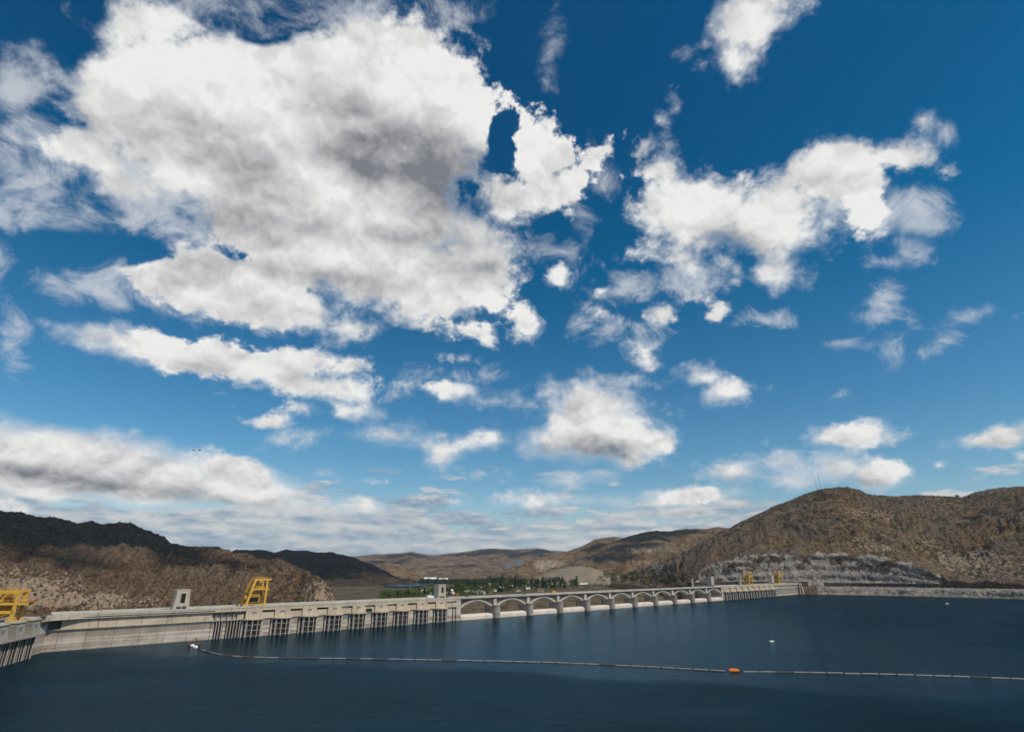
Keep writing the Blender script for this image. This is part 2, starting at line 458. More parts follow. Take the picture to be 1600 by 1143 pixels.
# ---------------------------------------------------------------- numpy gradient noise
def pnoise(x, y, seed=0):
    xi, yi = np.floor(x).astype(np.int64), np.floor(y).astype(np.int64)
    xf, yf = x - xi, y - yi
    u, v = xf * xf * xf * (xf * (xf * 6 - 15) + 10), yf * yf * yf * (yf * (yf * 6 - 15) + 10)
    def g(ix, iy, fx, fy):
        h = (ix * 374761393 + iy * 668265263 + seed * 974634777) & 0xffffffff
        h = ((h ^ (h >> 13)) * 1274126177) & 0xffffffff
        a = ((h ^ (h >> 16)) & 0xffff) * (2 * math.pi / 65536)
        return np.cos(a) * fx + np.sin(a) * fy
    n00, n10 = g(xi, yi, xf, yf), g(xi + 1, yi, xf - 1, yf)
    n01, n11 = g(xi, yi + 1, xf, yf - 1), g(xi + 1, yi + 1, xf - 1, yf - 1)
    return (n00 * (1 - u) + n10 * u) * (1 - v) + (n01 * (1 - u) + n11 * u) * v
def fbm(x, y, octv=5, seed=0, gain=0.5, ridged=False):
    a, s, tot = 1.0, 0.0, 0.0
    for k in range(octv):
        n = pnoise(x, y, seed + k)
        if ridged:
            n = 0.35 - np.abs(n)
        s = s + n * a
        tot += a
        a *= gain
        x, y = x * 2.03 + 11.3, y * 2.03 - 7.1
    return s / tot * 1.6

def sheet(name, X, Y, Z, mats, masks, smooth=True):
    nr, nc = X.shape
    me = bpy.data.meshes.new(name)
    idx = np.arange(nr * nc).reshape(nr, nc)
    q = np.stack([idx[:-1, :-1], idx[:-1, 1:], idx[1:, 1:], idx[1:, :-1]], -1).reshape(-1, 4)
    me.vertices.add(nr * nc)
    me.vertices.foreach_set('co', np.stack([X, Y, Z], -1).astype(np.float32).ravel())
    me.loops.add(q.size)
    me.loops.foreach_set('vertex_index', q.ravel().astype(np.int32))
    me.polygons.add(len(q))
    me.polygons.foreach_set('loop_start', np.arange(0, q.size, 4, dtype=np.int32))
    me.polygons.foreach_set('loop_total', np.full(len(q), 4, dtype=np.int32))
    me.polygons.foreach_set('use_smooth', np.full(len(q), smooth, dtype=bool))
    me.update(calc_edges=True)
    at_ = me.attributes.new('cover', 'FLOAT_COLOR', 'POINT')      # r bare rock, g scrub, b pale sediment: what covers the ground
    c = np.ones((nr * nc, 4), np.float32)
    for k in range(3):
        c[:, k] = np.clip(masks[k], 0, 1).ravel()
    at_.data.foreach_set('color', c.ravel())
    me.materials.append(mats)
    return link(name, me)

def ground_mat(name, grass, soil, rock, scrub, pale, fs=1.0, cliff=None):
    m, t = mat(name)
    a = t.new('ShaderNodeAttribute', attribute_name='cover')
    r, g, b = t.sep(a.outputs['Vector'])
    P = t.pos
    n1 = t.noise(P, 0.02 * fs, 8, 0.62)
    n2 = t.noise(P, 0.15 * fs, 6, 0.7)
    n3 = t.noise(t.v('MULTIPLY', P, (1, 1, 2.5)), 0.045 * fs, 8, 0.72)
    c = t.mix(t.map(n1, 0.40, 0.62), grass, soil)
    c = t.mix(t.map(n3, 0.46, 0.60, 0.0, 0.95), c, tuple(x * 0.45 for x in soil))  # noise-driven dark crevice tone, shade put into the soil colour
    c = t.mix(t.map(t.m('ADD', r, t.m('SUBTRACT', n3, 0.5)), 0.35, 0.65), c, rock)
    pm = t.map(t.m('ADD', b, t.m('MULTIPLY', t.m('SUBTRACT', n2, 0.52), 3.2)), 0.4, 0.62)
    c = t.mix(pm, c, pale)
    # sagebrush and scattered boulders: dots
    sc = t.m('ADD', t.m('MULTIPLY', g, 0.30), t.m('MULTIPLY_ADD', n1, 0.35, -0.30))
    vd = t.vor(P, 0.22 * fs)
    c = t.mix(t.map(t.m('SUBTRACT', t.m('ADD', sc, 0.28), vd), -0.05, 0.05), c, scrub)
    c = t.mix(t.map(n2, 0.60, 0.72, 0.0, 0.55), c, pale)
    c = t.mix(t.map(n2, 0.45, 0.33, 0.0, 0.8), c, scrub)
    if cliff:                                                     # blasted rock: upright drill marks and joints
        sx, sy, sz = t.sep(P)
        cz = t.noise(t.xyz(t.m('MULTIPLY', sx, 0.5), t.m('MULTIPLY', sy, 0.5), t.m('MULTIPLY', sz, 0.05)), 1.0, 5, 0.65)
        cc = t.mix(t.map(cz, 0.36, 0.68), cliff[0], cliff[1])
        cc = t.mix(t.map(t.noise(P, 0.09, 7, 0.7), 0.45, 0.62), cc, cliff[2])
        c = t.mix(t.map(r, 0.8, 0.9), c, cc)
    t.put(t.b.inputs['Base Color'], c)
    t.b.inputs['Specular IOR Level'].default_value = 0.1
    t.b.inputs['Roughness'].default_value = 1.0
    bump(t, t.m('ADD', n2, t.m('MULTIPLY', n3, 2.0)), 1.0, 3.0 / fs)
    return m

G_near = ground_mat('dry_brown_hillside', (0.175, 0.126, 0.066), (0.138, 0.082, 0.050), (0.125, 0.094, 0.073), (0.022, 0.023, 0.013), (0.31, 0.235, 0.17),
                    cliff=((0.29, 0.268, 0.245), (0.095, 0.088, 0.082), (0.36, 0.31, 0.25)))
G_left = ground_mat('brown_rocky_hillside', (0.160, 0.102, 0.058), (0.128, 0.074, 0.046), (0.140, 0.098, 0.072), (0.020, 0.024, 0.013), (0.34, 0.25, 0.18))
G_shaded = ground_mat('cloud_shaded_hillside', (0.085, 0.062, 0.042), (0.065, 0.046, 0.034), (0.07, 0.058, 0.05), (0.020, 0.026, 0.016), (0.17, 0.13, 0.10), 0.7)  # cloud shade over these hills is put into the darker ground colours
G_mid = ground_mat('tan_grass_hillside', (0.215, 0.150, 0.080), (0.160, 0.100, 0.060), (0.14, 0.115, 0.095), (0.035, 0.042, 0.024), (0.33, 0.26, 0.19), 0.5)
G_far = ground_mat('far_tan_hillside', (0.225, 0.152, 0.092), (0.160, 0.103, 0.068), (0.11, 0.085, 0.07), (0.045, 0.045, 0.035), (0.30, 0.235, 0.18), 0.25)
G_flat = ground_mat('valley_floor_ground', (0.16, 0.125, 0.075), (0.14, 0.100, 0.070), (0.12, 0.10, 0.08), (0.035, 0.045, 0.02), (0.27, 0.22, 0.16), 0.8)
G_sand = ground_mat('gravel_heap_ground', (0.165, 0.135, 0.095), (0.150, 0.120, 0.085), (0.16, 0.13, 0.10), (0.07, 0.06, 0.04), (0.21, 0.175, 0.13), 0.5)

def heap_mat():
    m, t = mat('raked_gravel')
    n = t.noise(t.v('MULTIPLY', t.pos, (1, 1, 3)), 0.02, 5, 0.5)
    t.put(t.b.inputs['Base Color'], t.mix(t.map(n, 0.3, 0.7), (0.235, 0.195, 0.145), (0.185, 0.150, 0.110)))
    t.b.inputs['Roughness'].default_value = 1.0
    return m
G_sand = heap_mat()

def interp(pts, x, k=1):
    pts = sorted(pts)
    return np.interp(x, [p[0] for p in pts], [p[k] for p in pts])

def hill(name, sil, px0, px1, Dr, Db, zb, cols, rows, material, amp=8.0, gs=60.0, pw=1.0, rough=1.0, seed=1, rock=0.25, scrub=0.3, pale=0.0, patches=(), back=0.45, jag=1.0):
    """A hill as terrain: skyline heights measured from the photograph, true distances, gullied slopes towards the viewer."""
    px = np.linspace(px0, px1, cols)
    ys = interp(sil, px)
    dr = interp(Dr, px) if isinstance(Dr, (list, tuple)) else np.full(cols, float(Dr))
    db = interp(Db, px) if isinstance(Db, (list, tuple)) else np.full(cols, float(Db))
    d = np.array([ray(a, b) for a, b in zip(px, ys)])
    hl = np.hypot(d[:, 0], d[:, 1])
    ux, uy = d[:, 0] / hl, d[:, 1] / hl
    zr = HC + d[:, 2] / hl * dr
    v = np.concatenate([np.linspace(0, 1, rows), np.linspace(1, 1 + back, max(8, rows // 6))[1:]])[:, None]
    t = np.clip(v, 0, 1)
    Dd = db + (dr - db) * v
    Z = zb + (zr - zb) * (t ** pw) * (1 - 0.12 * np.sin(t * math.pi))
    Z = np.where(v > 1, zr - (zr - zb) * 1.2 * ((v - 1) / back) ** 1.5, Z)
    X, Y = ux * Dd, uy * Dd
    arc = np.cumsum(np.hypot(np.diff(ux * dr, prepend=ux[0] * dr[0]), np.diff(uy * dr, prepend=uy[0] * dr[0])))
    wx = fbm(X / (gs * 5), Y / (gs * 5), 3, seed + 40) * gs * 1.5
    gul = fbm((arc[None, :] + wx) / gs, Dd / (gs * 3.2), 5, seed, 0.5, True)
    gen = fbm(X / (gs * 2.2), Y / (gs * 2.2), 6, seed + 9, 0.55)
    fine = fbm(X / (gs * 0.25), Y / (gs * 0.25), 4, seed + 20, 0.6, True)
    env = np.sin(np.clip(t, 0, 1) * math.pi * 0.94) ** 0.7 * 0.95 + 0.05
    env = np.where(v > 1, 0.3, env)
    Z = Z + env * amp * (gul * 1.6 + gen * 1.6) + amp * 0.13 * rough * fine * (0.4 + env) * jag
    cx = np.gradient(Z, axis=0) / np.maximum(np.gradient(Dd, axis=0), 1e-3)
    mr = rock + gen * 0.5 + (np.abs(cx) - 0.35) * 0.5
    mr = np.minimum(mr, 0.75)
    mg = scrub - gul * 0.9 + 0.3 * gen
    mb = np.full_like(Z, pale) + 0.25 * np.maximum(gul, 0)
    PY = np.zeros_like(Z)
    # photo row of every vertex, to set bare patches where they lie
    dep = Y * math.cos(PITCH) + (Z - HC) * math.sin(PITCH)
    PY = 571.5 - FPX * (-Y * math.sin(PITCH) + (Z - HC) * math.cos(PITCH)) / dep
    PX = np.broadcast_to(px, Z.shape)
    for kx, ky, rx, ry, ch, amt in patches:
        e = np.clip(1.3 - np.hypot((PX - kx) / rx, (PY - ky) / ry), 0, 1) * amt
        if ch == 0: mr = mr + e
        if ch == 1: mg = mg + e
        if ch == 2: mb = mb + e
    return tag(sheet(name, X, Y, Z, material, (mr, mg, mb)), kind='structure')
# ---------------------------------------------------------------- land
SIL_A = [(-200, 812), (-80, 806), (0, 803), (25, 803), (60, 808), (85, 814), (105, 816), (120, 822), (140, 819), (160, 823), (185, 820), (205, 822), (235, 832), (252, 841),
         (268, 852), (290, 858), (320, 860), (345, 864), (370, 866), (400, 872), (430, 877), (450, 882), (470, 890), (490, 900), (505, 912), (520, 930), (535, 945)]
hill('hill_left', SIL_A, -200, 535, [(-200, 1700), (0, 1750), (200, 1650), (270, 1500), (350, 1350), (450, 1150), (535, 900)], [(-200, 620), (200, 700), (400, 720), (535, 760)],
     -25, 700, 280, G_left, amp=21, gs=85, pw=1.2, seed=3, rock=0.35, scrub=0.30, rough=2.0,
     patches=[(30, 918, 140, 30, 2, 0.75), (160, 940, 140, 14, 2, 0.65), (190, 935, 25, 12, 2, 0.5), (495, 920, 32, 16, 2, 0.6), (520, 935, 30, 12, 2, 0.6), (320, 892, 14, 6, 2, 0.4), (440, 930, 30, 6, 2, 0.3)])
hill('hill_behind_left', [(240, 880), (262, 862), (285, 854), (315, 854), (342, 854), (356, 864), (380, 885)], 240, 385, 3400, 2300, -15, 150, 60, G_shaded, amp=14, gs=150, seed=8)
SIL_D = [(320, 905), (355, 866), (368, 861), (385, 862), (415, 862), (428, 866), (445, 861), (480, 860), (510, 862), (535, 867), (555, 873), (575, 882), (600, 893), (625, 904), (650, 914)]
hill('hill_shadowed', SIL_D, 320, 650, [(320, 2900), (500, 2800), (650, 2300)], [(320, 1700), (650, 2000)], -15, 330, 130, G_shaded, amp=22, gs=150, pw=0.85, seed=12, scrub=0.45)
hill('hill_lit_spur', [(555, 892), (575, 884), (600, 881), (622, 884), (640, 889), (655, 897), (668, 906), (690, 912)], 555, 690, 3500, 2700, -14, 150, 60, G_mid, amp=16, gs=120, seed=14, pale=0.15)
hill('hill_far', [(440, 880), (500, 872), (560, 870), (585, 867), (615, 865), (645, 862), (670, 866), (700, 866), (735, 862), (765, 858), (800, 859), (840, 857), (865, 861), (900, 863), (960, 868), (1100, 875)],
     440, 1100, 8200, 5200, -5, 500, 120, G_far, amp=48, gs=420, pw=0.8, seed=16, rock=0.2, patches=[(628, 894, 14, 6, 2, 0.6), (655, 893, 16, 4, 2, 0.6), (700, 895, 30, 4, 1, 0.5), (760, 895, 24, 4, 1, 0.5)])
hill('hill_far_foot', [(560, 902), (600, 893), (630, 888), (660, 884), (700, 886), (740, 881), (775, 886), (810, 893), (850, 903)], 560, 850, 5600, 4200, -8, 260, 80, G_far, amp=28, gs=250, seed=18,
     patches=[(628, 895, 14, 6, 2, 0.7), (655, 895, 16, 4, 2, 0.7)])
hill('hill_middle', [(690, 911), (730, 904), (770, 897), (800, 888), (815, 880), (835, 873), (860, 869), (880, 865), (905, 854), (925, 845), (940, 841), (960, 839), (985, 842), (1020, 850), (1100, 860)],
     690, 1100, [(690, 3400), (800, 3700), (950, 4400), (1100, 4400)], [(690, 3000), (1100, 3000)], -10, 330, 130, G_mid, amp=24, gs=170, seed=22, scrub=0.25,
     patches=[(848, 882, 16, 10, 2, 0.9), (870, 880, 14, 6, 2, 0.7)])
hill('hill_right_behind', [(780, 915), (840, 903), (880, 888), (905, 872), (935, 860), (960, 847), (985, 837), (1005, 832), (1030, 829), (1060, 828), (1090, 826), (1125, 825), (1150, 827), (1200, 835), (1260, 850)],
     780, 1260, [(780, 2700), (900, 3000), (1260, 3500)], [(780, 2500), (1260, 2300)], -10, 460, 170, G_mid, amp=24, gs=150, pw=0.9, seed=25, rock=0.3, scrub=0.4,
     patches=[(1010, 857, 45, 9, 2, 0.45), (1000, 880, 30, 8, 2, 0.4), (1060, 878, 40, 10, 1, 0.3)])
hill('gravel_heap', [(812, 914), (835, 902), (860, 892), (885, 886), (905, 884), (925, 887), (948, 895), (958, 901), (975, 898), (990, 900), (1010, 908), (1030, 914)], 812, 1030, 2250, 2000, -12, 200, 60, G_sand,
     amp=1.2, gs=40, pw=1.0, seed=28, scrub=0.0, rock=0.0)

# the big hill on the right: shore, road bench, blasted cliff, slope
def right_hill():
    cols, px0, px1 = 960, 955, 2150
    u = np.linspace(0, 1, cols)
    px = px0 + (px1 - px0) * (u ** 1.15)
    ridge = [(880, 918), (955, 914), (985, 902), (1005, 893), (1040, 878), (1075, 862), (1100, 846), (1120, 836), (1140, 826), (1160, 815), (1185, 803), (1215, 789), (1240, 780), (1262, 771), (1285, 764), (1305, 762),
             (1322, 761), (1340, 765), (1360, 773), (1400, 776), (1440, 774), (1480, 776), (1505, 777), (1525, 769), (1560, 763), (1600, 760), (1700, 752), (1850, 765), (2150, 800)]
    ys = interp(ridge, px) + 1.0 * fbm(px / 14, px * 0 + 9, 5, 77, 0.6)
    dr = interp([(880, 1900), (1000, 2250), (1145, 2150), (1300, 1850), (1420, 2100), (1600, 2050), (2150, 1900)], px)
    db = interp([(880, 2000), (955, 1750), (1000, 1540), (1040, 1330), (1070, 1190), (1150, 1190), (1255, 1225), (1300, 1240), (1500, 1235), (1600, 1200), (1700, 1150), (2150, 1000)], px)
    ctop = interp([(880, 920), (1050, 918), (1085, 903), (1100, 889), (1115, 881), (1140, 877), (1180, 871), (1230, 867), (1330, 868), (1352, 873), (1385, 880), (1415, 891), (1440, 901), (1465, 908), (1600, 913), (2150, 915)], px)
    ctop = ctop + np.clip((px - 1090) / 20, 0, 1) * (5.0 * fbm(px / 26, px * 0 + 5, 6, 78, 0.6) + 3.5)
    d = np.array([ray(a, b) for a, b in zip(px, ys)])
    hl = np.hypot(d[:, 0], d[:, 1])
    ux, uy = d[:, 0] / hl, d[:, 1] / hl
    zr = HC + d[:, 2] / hl * dr
    dc = np.array([ray(a, b) for a, b in zip(px, ctop)])
    zc = HC + dc[:, 2] / np.hypot(dc[:, 0], dc[:, 1]) * (db + 105)
    zc = np.maximum(zc, 17.0)
    rel0 = np.clip((px - 1030) / 60, 0, 1)
    zc = zc * rel0 + (-2.0) * (1 - rel0)
    rel = np.clip((px - 1060) / 60, 0, 1)                          # the bench and the shore belong to the lake side only
    sh = np.clip((px - 1235) / 30, 0, 1)
    shore_h = 12.5 + 2.2 * fbm(px / 25, px * 0, 4, 5)
    z0 = np.where(px < 1235, -15, -7.0)
    ctrl_d = [db * 0, 11 + 4 * fbm(px / 40, px * 0 + 3, 4, 6), 24 + 0 * db, 62 + 0 * db, 66 + 0 * db, 66 + np.clip(zc - 17, 0, 80) * 0.55, dr - db]
    ctrl_z = [z0, shore_h * (0.55 * sh + 0.2) * rel - 4 * (1 - rel), shore_h * rel, 13.0 * rel - 4 * (1 - rel), 14.0 * rel - 3 * (1 - rel), zc, zr]
    ctrl_d = [np.asarray(c, float) + 0 * db for c in ctrl_d]
    ctrl_z = [np.asarray(c, float) + 0 * db for c in ctrl_z]
    nseg = [8, 12, 8, 3, 34, 190]
    Ds, Zs, cl = [], [], []
    for k, n in enumerate(nseg):
        for i in range(n):
            t = i / n
            tz = t if k < 5 else t ** 0.92
            td = t - math.sin(t * 6 * math.pi + 0.9) / (6 * math.pi) * 0.98 + 0.0416 if k == 4 else t     # steep lifts between blasted benches
            Ds.append(ctrl_d[k] + (ctrl_d[k + 1] - ctrl_d[k]) * td)
            Zs.append(ctrl_z[k] + (ctrl_z[k + 1] - ctrl_z[k]) * tz)
            cl.append((k + t))
    for i in range(24):
        t = i / 23
        Ds.append(ctrl_d[-1] + 700 * t)
        Zs.append(zr - 160 * t ** 1.4)
        cl.append(6 + t)
    Dd, Z, K = np.array(Ds), np.array(Zs), np.array(cl)[:, None]
    X, Y = ux * (db + Dd), uy * (db + Dd)
    arc = np.cumsum(np.hypot(np.diff(X[60], prepend=X[60, 0]), np.diff(Y[60], prepend=Y[60, 0])))[None, :]
    slope = np.clip(K - 5, 0, 1)
    env = np.where(K < 5, 0.0, np.sin(np.clip(slope, 0, 1) * math.pi * 0.93 + 0.12) ** 0.7)
    env = env * (1 - 0.75 * np.clip(slope, 0, 1) ** 6)
    env = np.where(K >= 6, 0.06, env)
    gs = 75
    wx = fbm(X / 350, Y / 350, 3, 50) * 120
    gul = fbm((arc + wx) / gs, Dd / (gs * 3.0), 5, 31, 0.5, True)
    gen = fbm(X / 190, Y / 190, 6, 33, 0.55)
    fine = fbm(X / 20, Y / 20, 4, 35, 0.6, True)
    terr = fbm(arc / 160 + gen * 0.6, Z / 26, 4, 37, 0.55, True)    # outcropping ledges
    Z = Z + env * 19 * (gul * 2.1 + gen * 1.5) + (0.5 + env) * 4.2 * fine * (K > 4.9) + env * 8.0 * terr
    cliff = ((K > 3.9) & (K <= 5.02 + 0.03 * fbm(arc / 15, Dd / 20, 3, 79))) * (zc > 26)
    colr = fbm(arc / 7.0, Z / 30, 4, 41, 0.6, True)
    blocks = fbm(arc / 26.0, Z / 18, 5, 43, 0.6)
    off = np.where((K > 4) & (K < 5.3), colr * 2.5 + blocks * 5, 0) * (zc > 20)
    # two narrow benches left by the blasting
    off = off + np.where((K > 4) & (K < 5), 0.0 * np.sin((K - 4) * math.pi * 3) * (1 + 0 * zc), 0) * (zc > 20)
    shoreoff = np.where((K > 0.5) & (K < 3), fbm(arc / 9.0, Z / 3.0, 5, 47, 0.6, True) * 7, 0)
    X, Y = X + ux * (off + shoreoff), Y + uy * (off + shoreoff)
    Z = Z + np.where((K > 0.5) & (K < 3), fbm(arc / 12, Dd / 6, 4, 49, 0.6) * 2.2, 0) * rel
    topw = np.clip((K - 4.45) / 0.5, 0, 1) + np.clip((px - 1370) / 70, 0, 1) * 0.6
    cl_r = 1.0 - 0.6 * np.clip(topw, 0, 1) * np.clip(fbm(arc / 30, Z / 14, 5, 81, 0.6) * 3 + 0.05, 0, 1)
    mr = np.where(cliff, cl_r, np.where((K > -0.1) & (K < 3.2), 1.0 * sh + 0.3, np.minimum(0.30 + gen * 0.5 + 0.25 * (terr > 0.18), 0.74)))
    mg = 0.22 - gul * 0.8 + 0.3 * gen
    mb = 0.10 * (1 - slope) + 0.35 * np.clip(terr - 0.1, 0, 1)
    PX = np.broadcast_to(px, Z.shape)
    for kx, kk, rx, rk, amt in ((1350, 5.10, 50, 0.06, 0.35), (1560, 5.06, 130, 0.08, 0.30), (1420, 5.2, 40, 0.07, 0.3), (1350, 5.5, 60, 0.06, 0.45), (1480, 5.12, 60, 0.06, 0.4)):
        mb = mb + np.clip(1.3 - np.hypot((PX - kx) / rx, (K - kk) / rk), 0, 1) * amt
    mb = np.where(cliff, 0.0, mb)
    mb = mb + np.where((K > 1.4) & (K < 3.2), 0.15, 0) * sh
    return tag(sheet('hill_right', X, Y, Z, G_near, (mr, mg, mb)), kind='structure'), (px, ux, uy, db, zr, dr)
hr, HRD = right_hill()

# valley floor below the dam
def valley_z(x, y):
    rx, ry = x - DAM_O[0], y - DAM_O[1]
    n = -DAM_E[1] * rx + DAM_E[0] * ry
    D_ = np.hypot(x, y)
    z = np.where(n < 190, -28.0, np.where(n < 330, -28 + (n - 190) / 140 * 19, -9.0))
    z = z + np.clip(n - 330, 0, 300) * 0.004 + np.clip(D_ - 2600, 0, 3000) * 0.006
    z = z + np.where(n > 330, 1.6 * fbm(x / 180, y / 180, 4, 61), 1.2 * fbm(x / 60, y / 60, 4, 63, ridged=True) * (n > 190))
    return z
pxv = np.linspace(-150, 1300, 520)
dv = np.concatenate([np.linspace(520, 1600, 200), np.geomspace(1610, 7000, 90)])[:, None]
dd = np.array([ray(a, 900) for a in pxv]); hh = np.hypot(dd[:, 0], dd[:, 1])
VX, VY = dd[:, 0] / hh * dv, dd[:, 1] / hh * dv
nn = -DAM_E[1] * (VX - DAM_O[0]) + DAM_E[0] * (VY - DAM_O[1])
VZ = valley_z(VX, VY)
VZ = np.where(nn < 30, -40, VZ)
gn = fbm(VX / 140, VY / 140, 5, 66)
tag(sheet('valley_floor', VX, VY, VZ, G_flat, (0.2 + gn * 0.5, np.where(nn > 380, 0.6, 0.05) + gn * 0.6, 0.12 + 0.3 * gn)), kind='structure')
MB().box(-26000, 26000, -16000, 30000, -62, -60).build('ground', G_flat)
bpy.data.objects['ground']['kind'] = 'structure'

# ---------------------------------------------------------------- water
def water_mat(name, deep, wave=1.0):
    m, t = mat(name)
    P = t.pos
    slick = t.noise(t.v('MULTIPLY', t.v('ADD', P, t.v('SCALE', t.noise(P, 0.006, 2, 0.5, color=True), scale=50.0)), (0.002, 0.017, 1)), 1.0, 4, 0.55)
    sx, sy, sz = t.sep(P)
    line = t.m('ADD', t.m('MULTIPLY', sy, 0.96), t.m('MULTIPLY', sx, 0.27))     # smoother water in the lee of the boom, towards the dam
    lee = t.m('MULTIPLY', t.map(t.m('ADD', line, t.m('MULTIPLY', t.noise(P, 0.02, 3, 0.5), 60.0)), 288.0, 316.0), t.map(sx, 420.0, 150.0))
    slick = t.m('MAXIMUM', t.m('MULTIPLY', lee, 0.8), t.map(slick, 0.54, 0.76, 0.0, 0.6))
    n1 = t.noise(t.v('MULTIPLY', P, (1.0, 0.75, 1)), 0.55, 5, 0.7)
    n2 = t.noise(P, 0.16, 3, 0.5)
    n3 = t.noise(P, 0.02, 3, 0.5)
    h = t.m('ADD', t.m('MULTIPLY', n1, 0.50), t.m('MULTIPLY', n2, 0.70))
    c = t.mix(t.map(n3, 0.35, 0.7), deep, tuple(x * 1.7 for x in deep))
    b = t.new('ShaderNodeBump')
    t.put(b.inputs['Strength'], t.m('MULTIPLY', t.map(slick, 0, 1, 1.0, 0.30), wave))
    b.inputs['Distance'].default_value = 1.3
    t.put(b.inputs['Height'], h)
    # body colour under a Fresnel reflection, dimmed and cooled by the polarising filter that also deepens the sky
    df = t.new('ShaderNodeBsdfDiffuse'); t.put(df.inputs['Color'], c); t.put(df.inputs['Normal'], b.outputs[0])
    gl = t.new('ShaderNodeBsdfGlossy'); gl.inputs['Color'].default_value = (0.32, 0.46, 0.56, 1)
    t.put(gl.inputs['Roughness'], t.map(slick, 0, 1, 0.20, 0.11)); t.put(gl.inputs['Normal'], b.outputs[0])
    fr = t.new('ShaderNodeFresnel'); fr.inputs['IOR'].default_value = 1.33; t.put(fr.inputs['Normal'], b.outputs[0])
    mx = t.new('ShaderNodeMixShader')
    t.put(mx.inputs[0], t.m('MULTIPLY', fr.outputs[0], t.map(slick, 0, 1, 0.52, 1.0)))
    t.nt.links.new(df.outputs[0], mx.inputs[1]); t.nt.links.new(gl.outputs[0], mx.inputs[2])
    t.nt.links.new(mx.outputs[0], t.o.inputs[0])
    t.nt.nodes.remove(t.b)
    return m
M['lake'] = water_mat('lake_water', (0.0020, 0.0125, 0.0205))
M['river'] = water_mat('river_water', (0.006, 0.010, 0.013), 1.0)
a0, a1 = dam_pt(-60, 6), dam_pt(1112, 6)
mb_ = MB()
pts = [a0[:2], (-330, 280), (-900, -700), (3200, -1500), (3200, 1900), (1100, 1560), a1[:2]]
mb_.v = [(x, y, 0.0) for x, y in pts]; mb_.f = [tuple(range(len(pts)))]
lake = mb_.build('lake', M['lake']); tag(lake, kind='structure')
lake.data.flip_normals() if lake.data.polygons[0].normal.z < 0 else None
def flat_poly(name, pts, z, m):
    b = MB(); b.v = [(p[0], p[1], z) for p in pts]; b.f = [tuple(range(len(pts)))]
    o = b.build(name, m); tag(o, kind='structure')
    if o.data.polygons[0].normal.z < 0: o.data.flip_normals()
    return o
flat_poly('river', [dam_pt(250, 22)[:2], dam_pt(1000, 22)[:2], dam_pt(1000, 212)[:2], dam_pt(250, 212)[:2]], -25.0, M['river'])
ub = [(600, 915), (610, 915.5), (645, 916), (672, 913), (690, 910.5), (705, 909.5), (730, 908.8), (760, 908.2), (800, 907.5)]
lb = [(800, 906.3), (760, 906.5), (720, 906.8), (690, 907.4), (668, 908.3), (650, 910.3), (632, 912.0), (600, 913.0)]
sm_ = []
for P_ in (ub, lb):
    P_ = np.array(P_)
    for t_ in np.linspace(0, len(P_) - 1, 40):
        k_ = min(int(t_), len(P_) - 2); f_ = t_ - k_; f_ = f_ * f_ * (3 - 2 * f_)
        q_ = P_[k_] * (1 - f_) + P_[k_ + 1] * f_
        sm_.append(at(q_[0], q_[1] + 0.15 * math.sin(t_ * 5), -5)[:2])
flat_poly('river_bend', sm_, -5.0, M['river'])
# ---------------------------------------------------------------- the dam (local x along the axis, -y upstream)
dam = thing('dam', (*DAM_O, 0), DAM_ROT, 'long straight concrete dam with ribbed trash racks and white spillway crests', 'dam')
S_END = 1104.0
SP0, BAY = 303.0, 45.8
RACKS = [119 + 20.5 * k for k in range(9)]
RB0 = SP0 + 11 * BAY                             # start of the right intake section
RRACKS = [RB0 + 12 + 20.5 * k for k in range(9)]

MB().box(12, SP0 - 2.4, 0.6, 22, -14, 16.6).build('core', M['lower'], dam)
MB().box(RB0 + 2.4, S_END, 0.6, 22, -14, 16.6).build('core', M['lower'], dam)
MB().box(-24, 12, 0.6, 24, -14, 11.5).build('core', M['lower'], dam)
MB().box(-24, 12, 6.5, 24, 11.5, 16.6).build('recess_wall', M['pier'], dam)
# left abutment wall: one panel per 15 m block, open joints between
def wall_panels(s0, s1, step, y0, z0, z1, name, m, depth=1.2):
    n = max(1, round((s1 - s0) / step))
    w_ = (s1 - s0) / n
    me = MB().box(0, w_ - 0.16, 0, depth, z0, z1).mesh(name, m)
    for k in range(n):
        link(name, me, dam, (s0 + k * w_, y0, 0))
wall_panels(-17.4, 92, 13.7, 0.0, -12, 11.4, 'lower_wall_panel', M['lower'])
wall_panels(10, 92, 13.7, -0.9, 11.75, 16.7, 'upper_wall_panel', M['upper'], 2.0)
wall_panels(RRACKS[-1] + 12, S_END - 6, 16, 0.0, -12, 11.4, 'lower_wall_panel', M['lower'])
wall_panels(RRACKS[-1] + 12, S_END - 6, 16, -0.6, 11.7, 16.7, 'upper_wall_panel', M['lower'], 2.0)
for a_, b_ in ((RRACKS[-1] + 12, S_END - 6),):
    for zz_ in (4.2, 8.0, 11.4):
        MB().box(a_, b_, -0.9, 0.5, zz_, zz_ + 0.45).build('ledge', M['pier'], dam)
MB().box(-16, 94, -1.3, 0.2, 11.42, 11.72).build('ledge', M['upper'], dam)
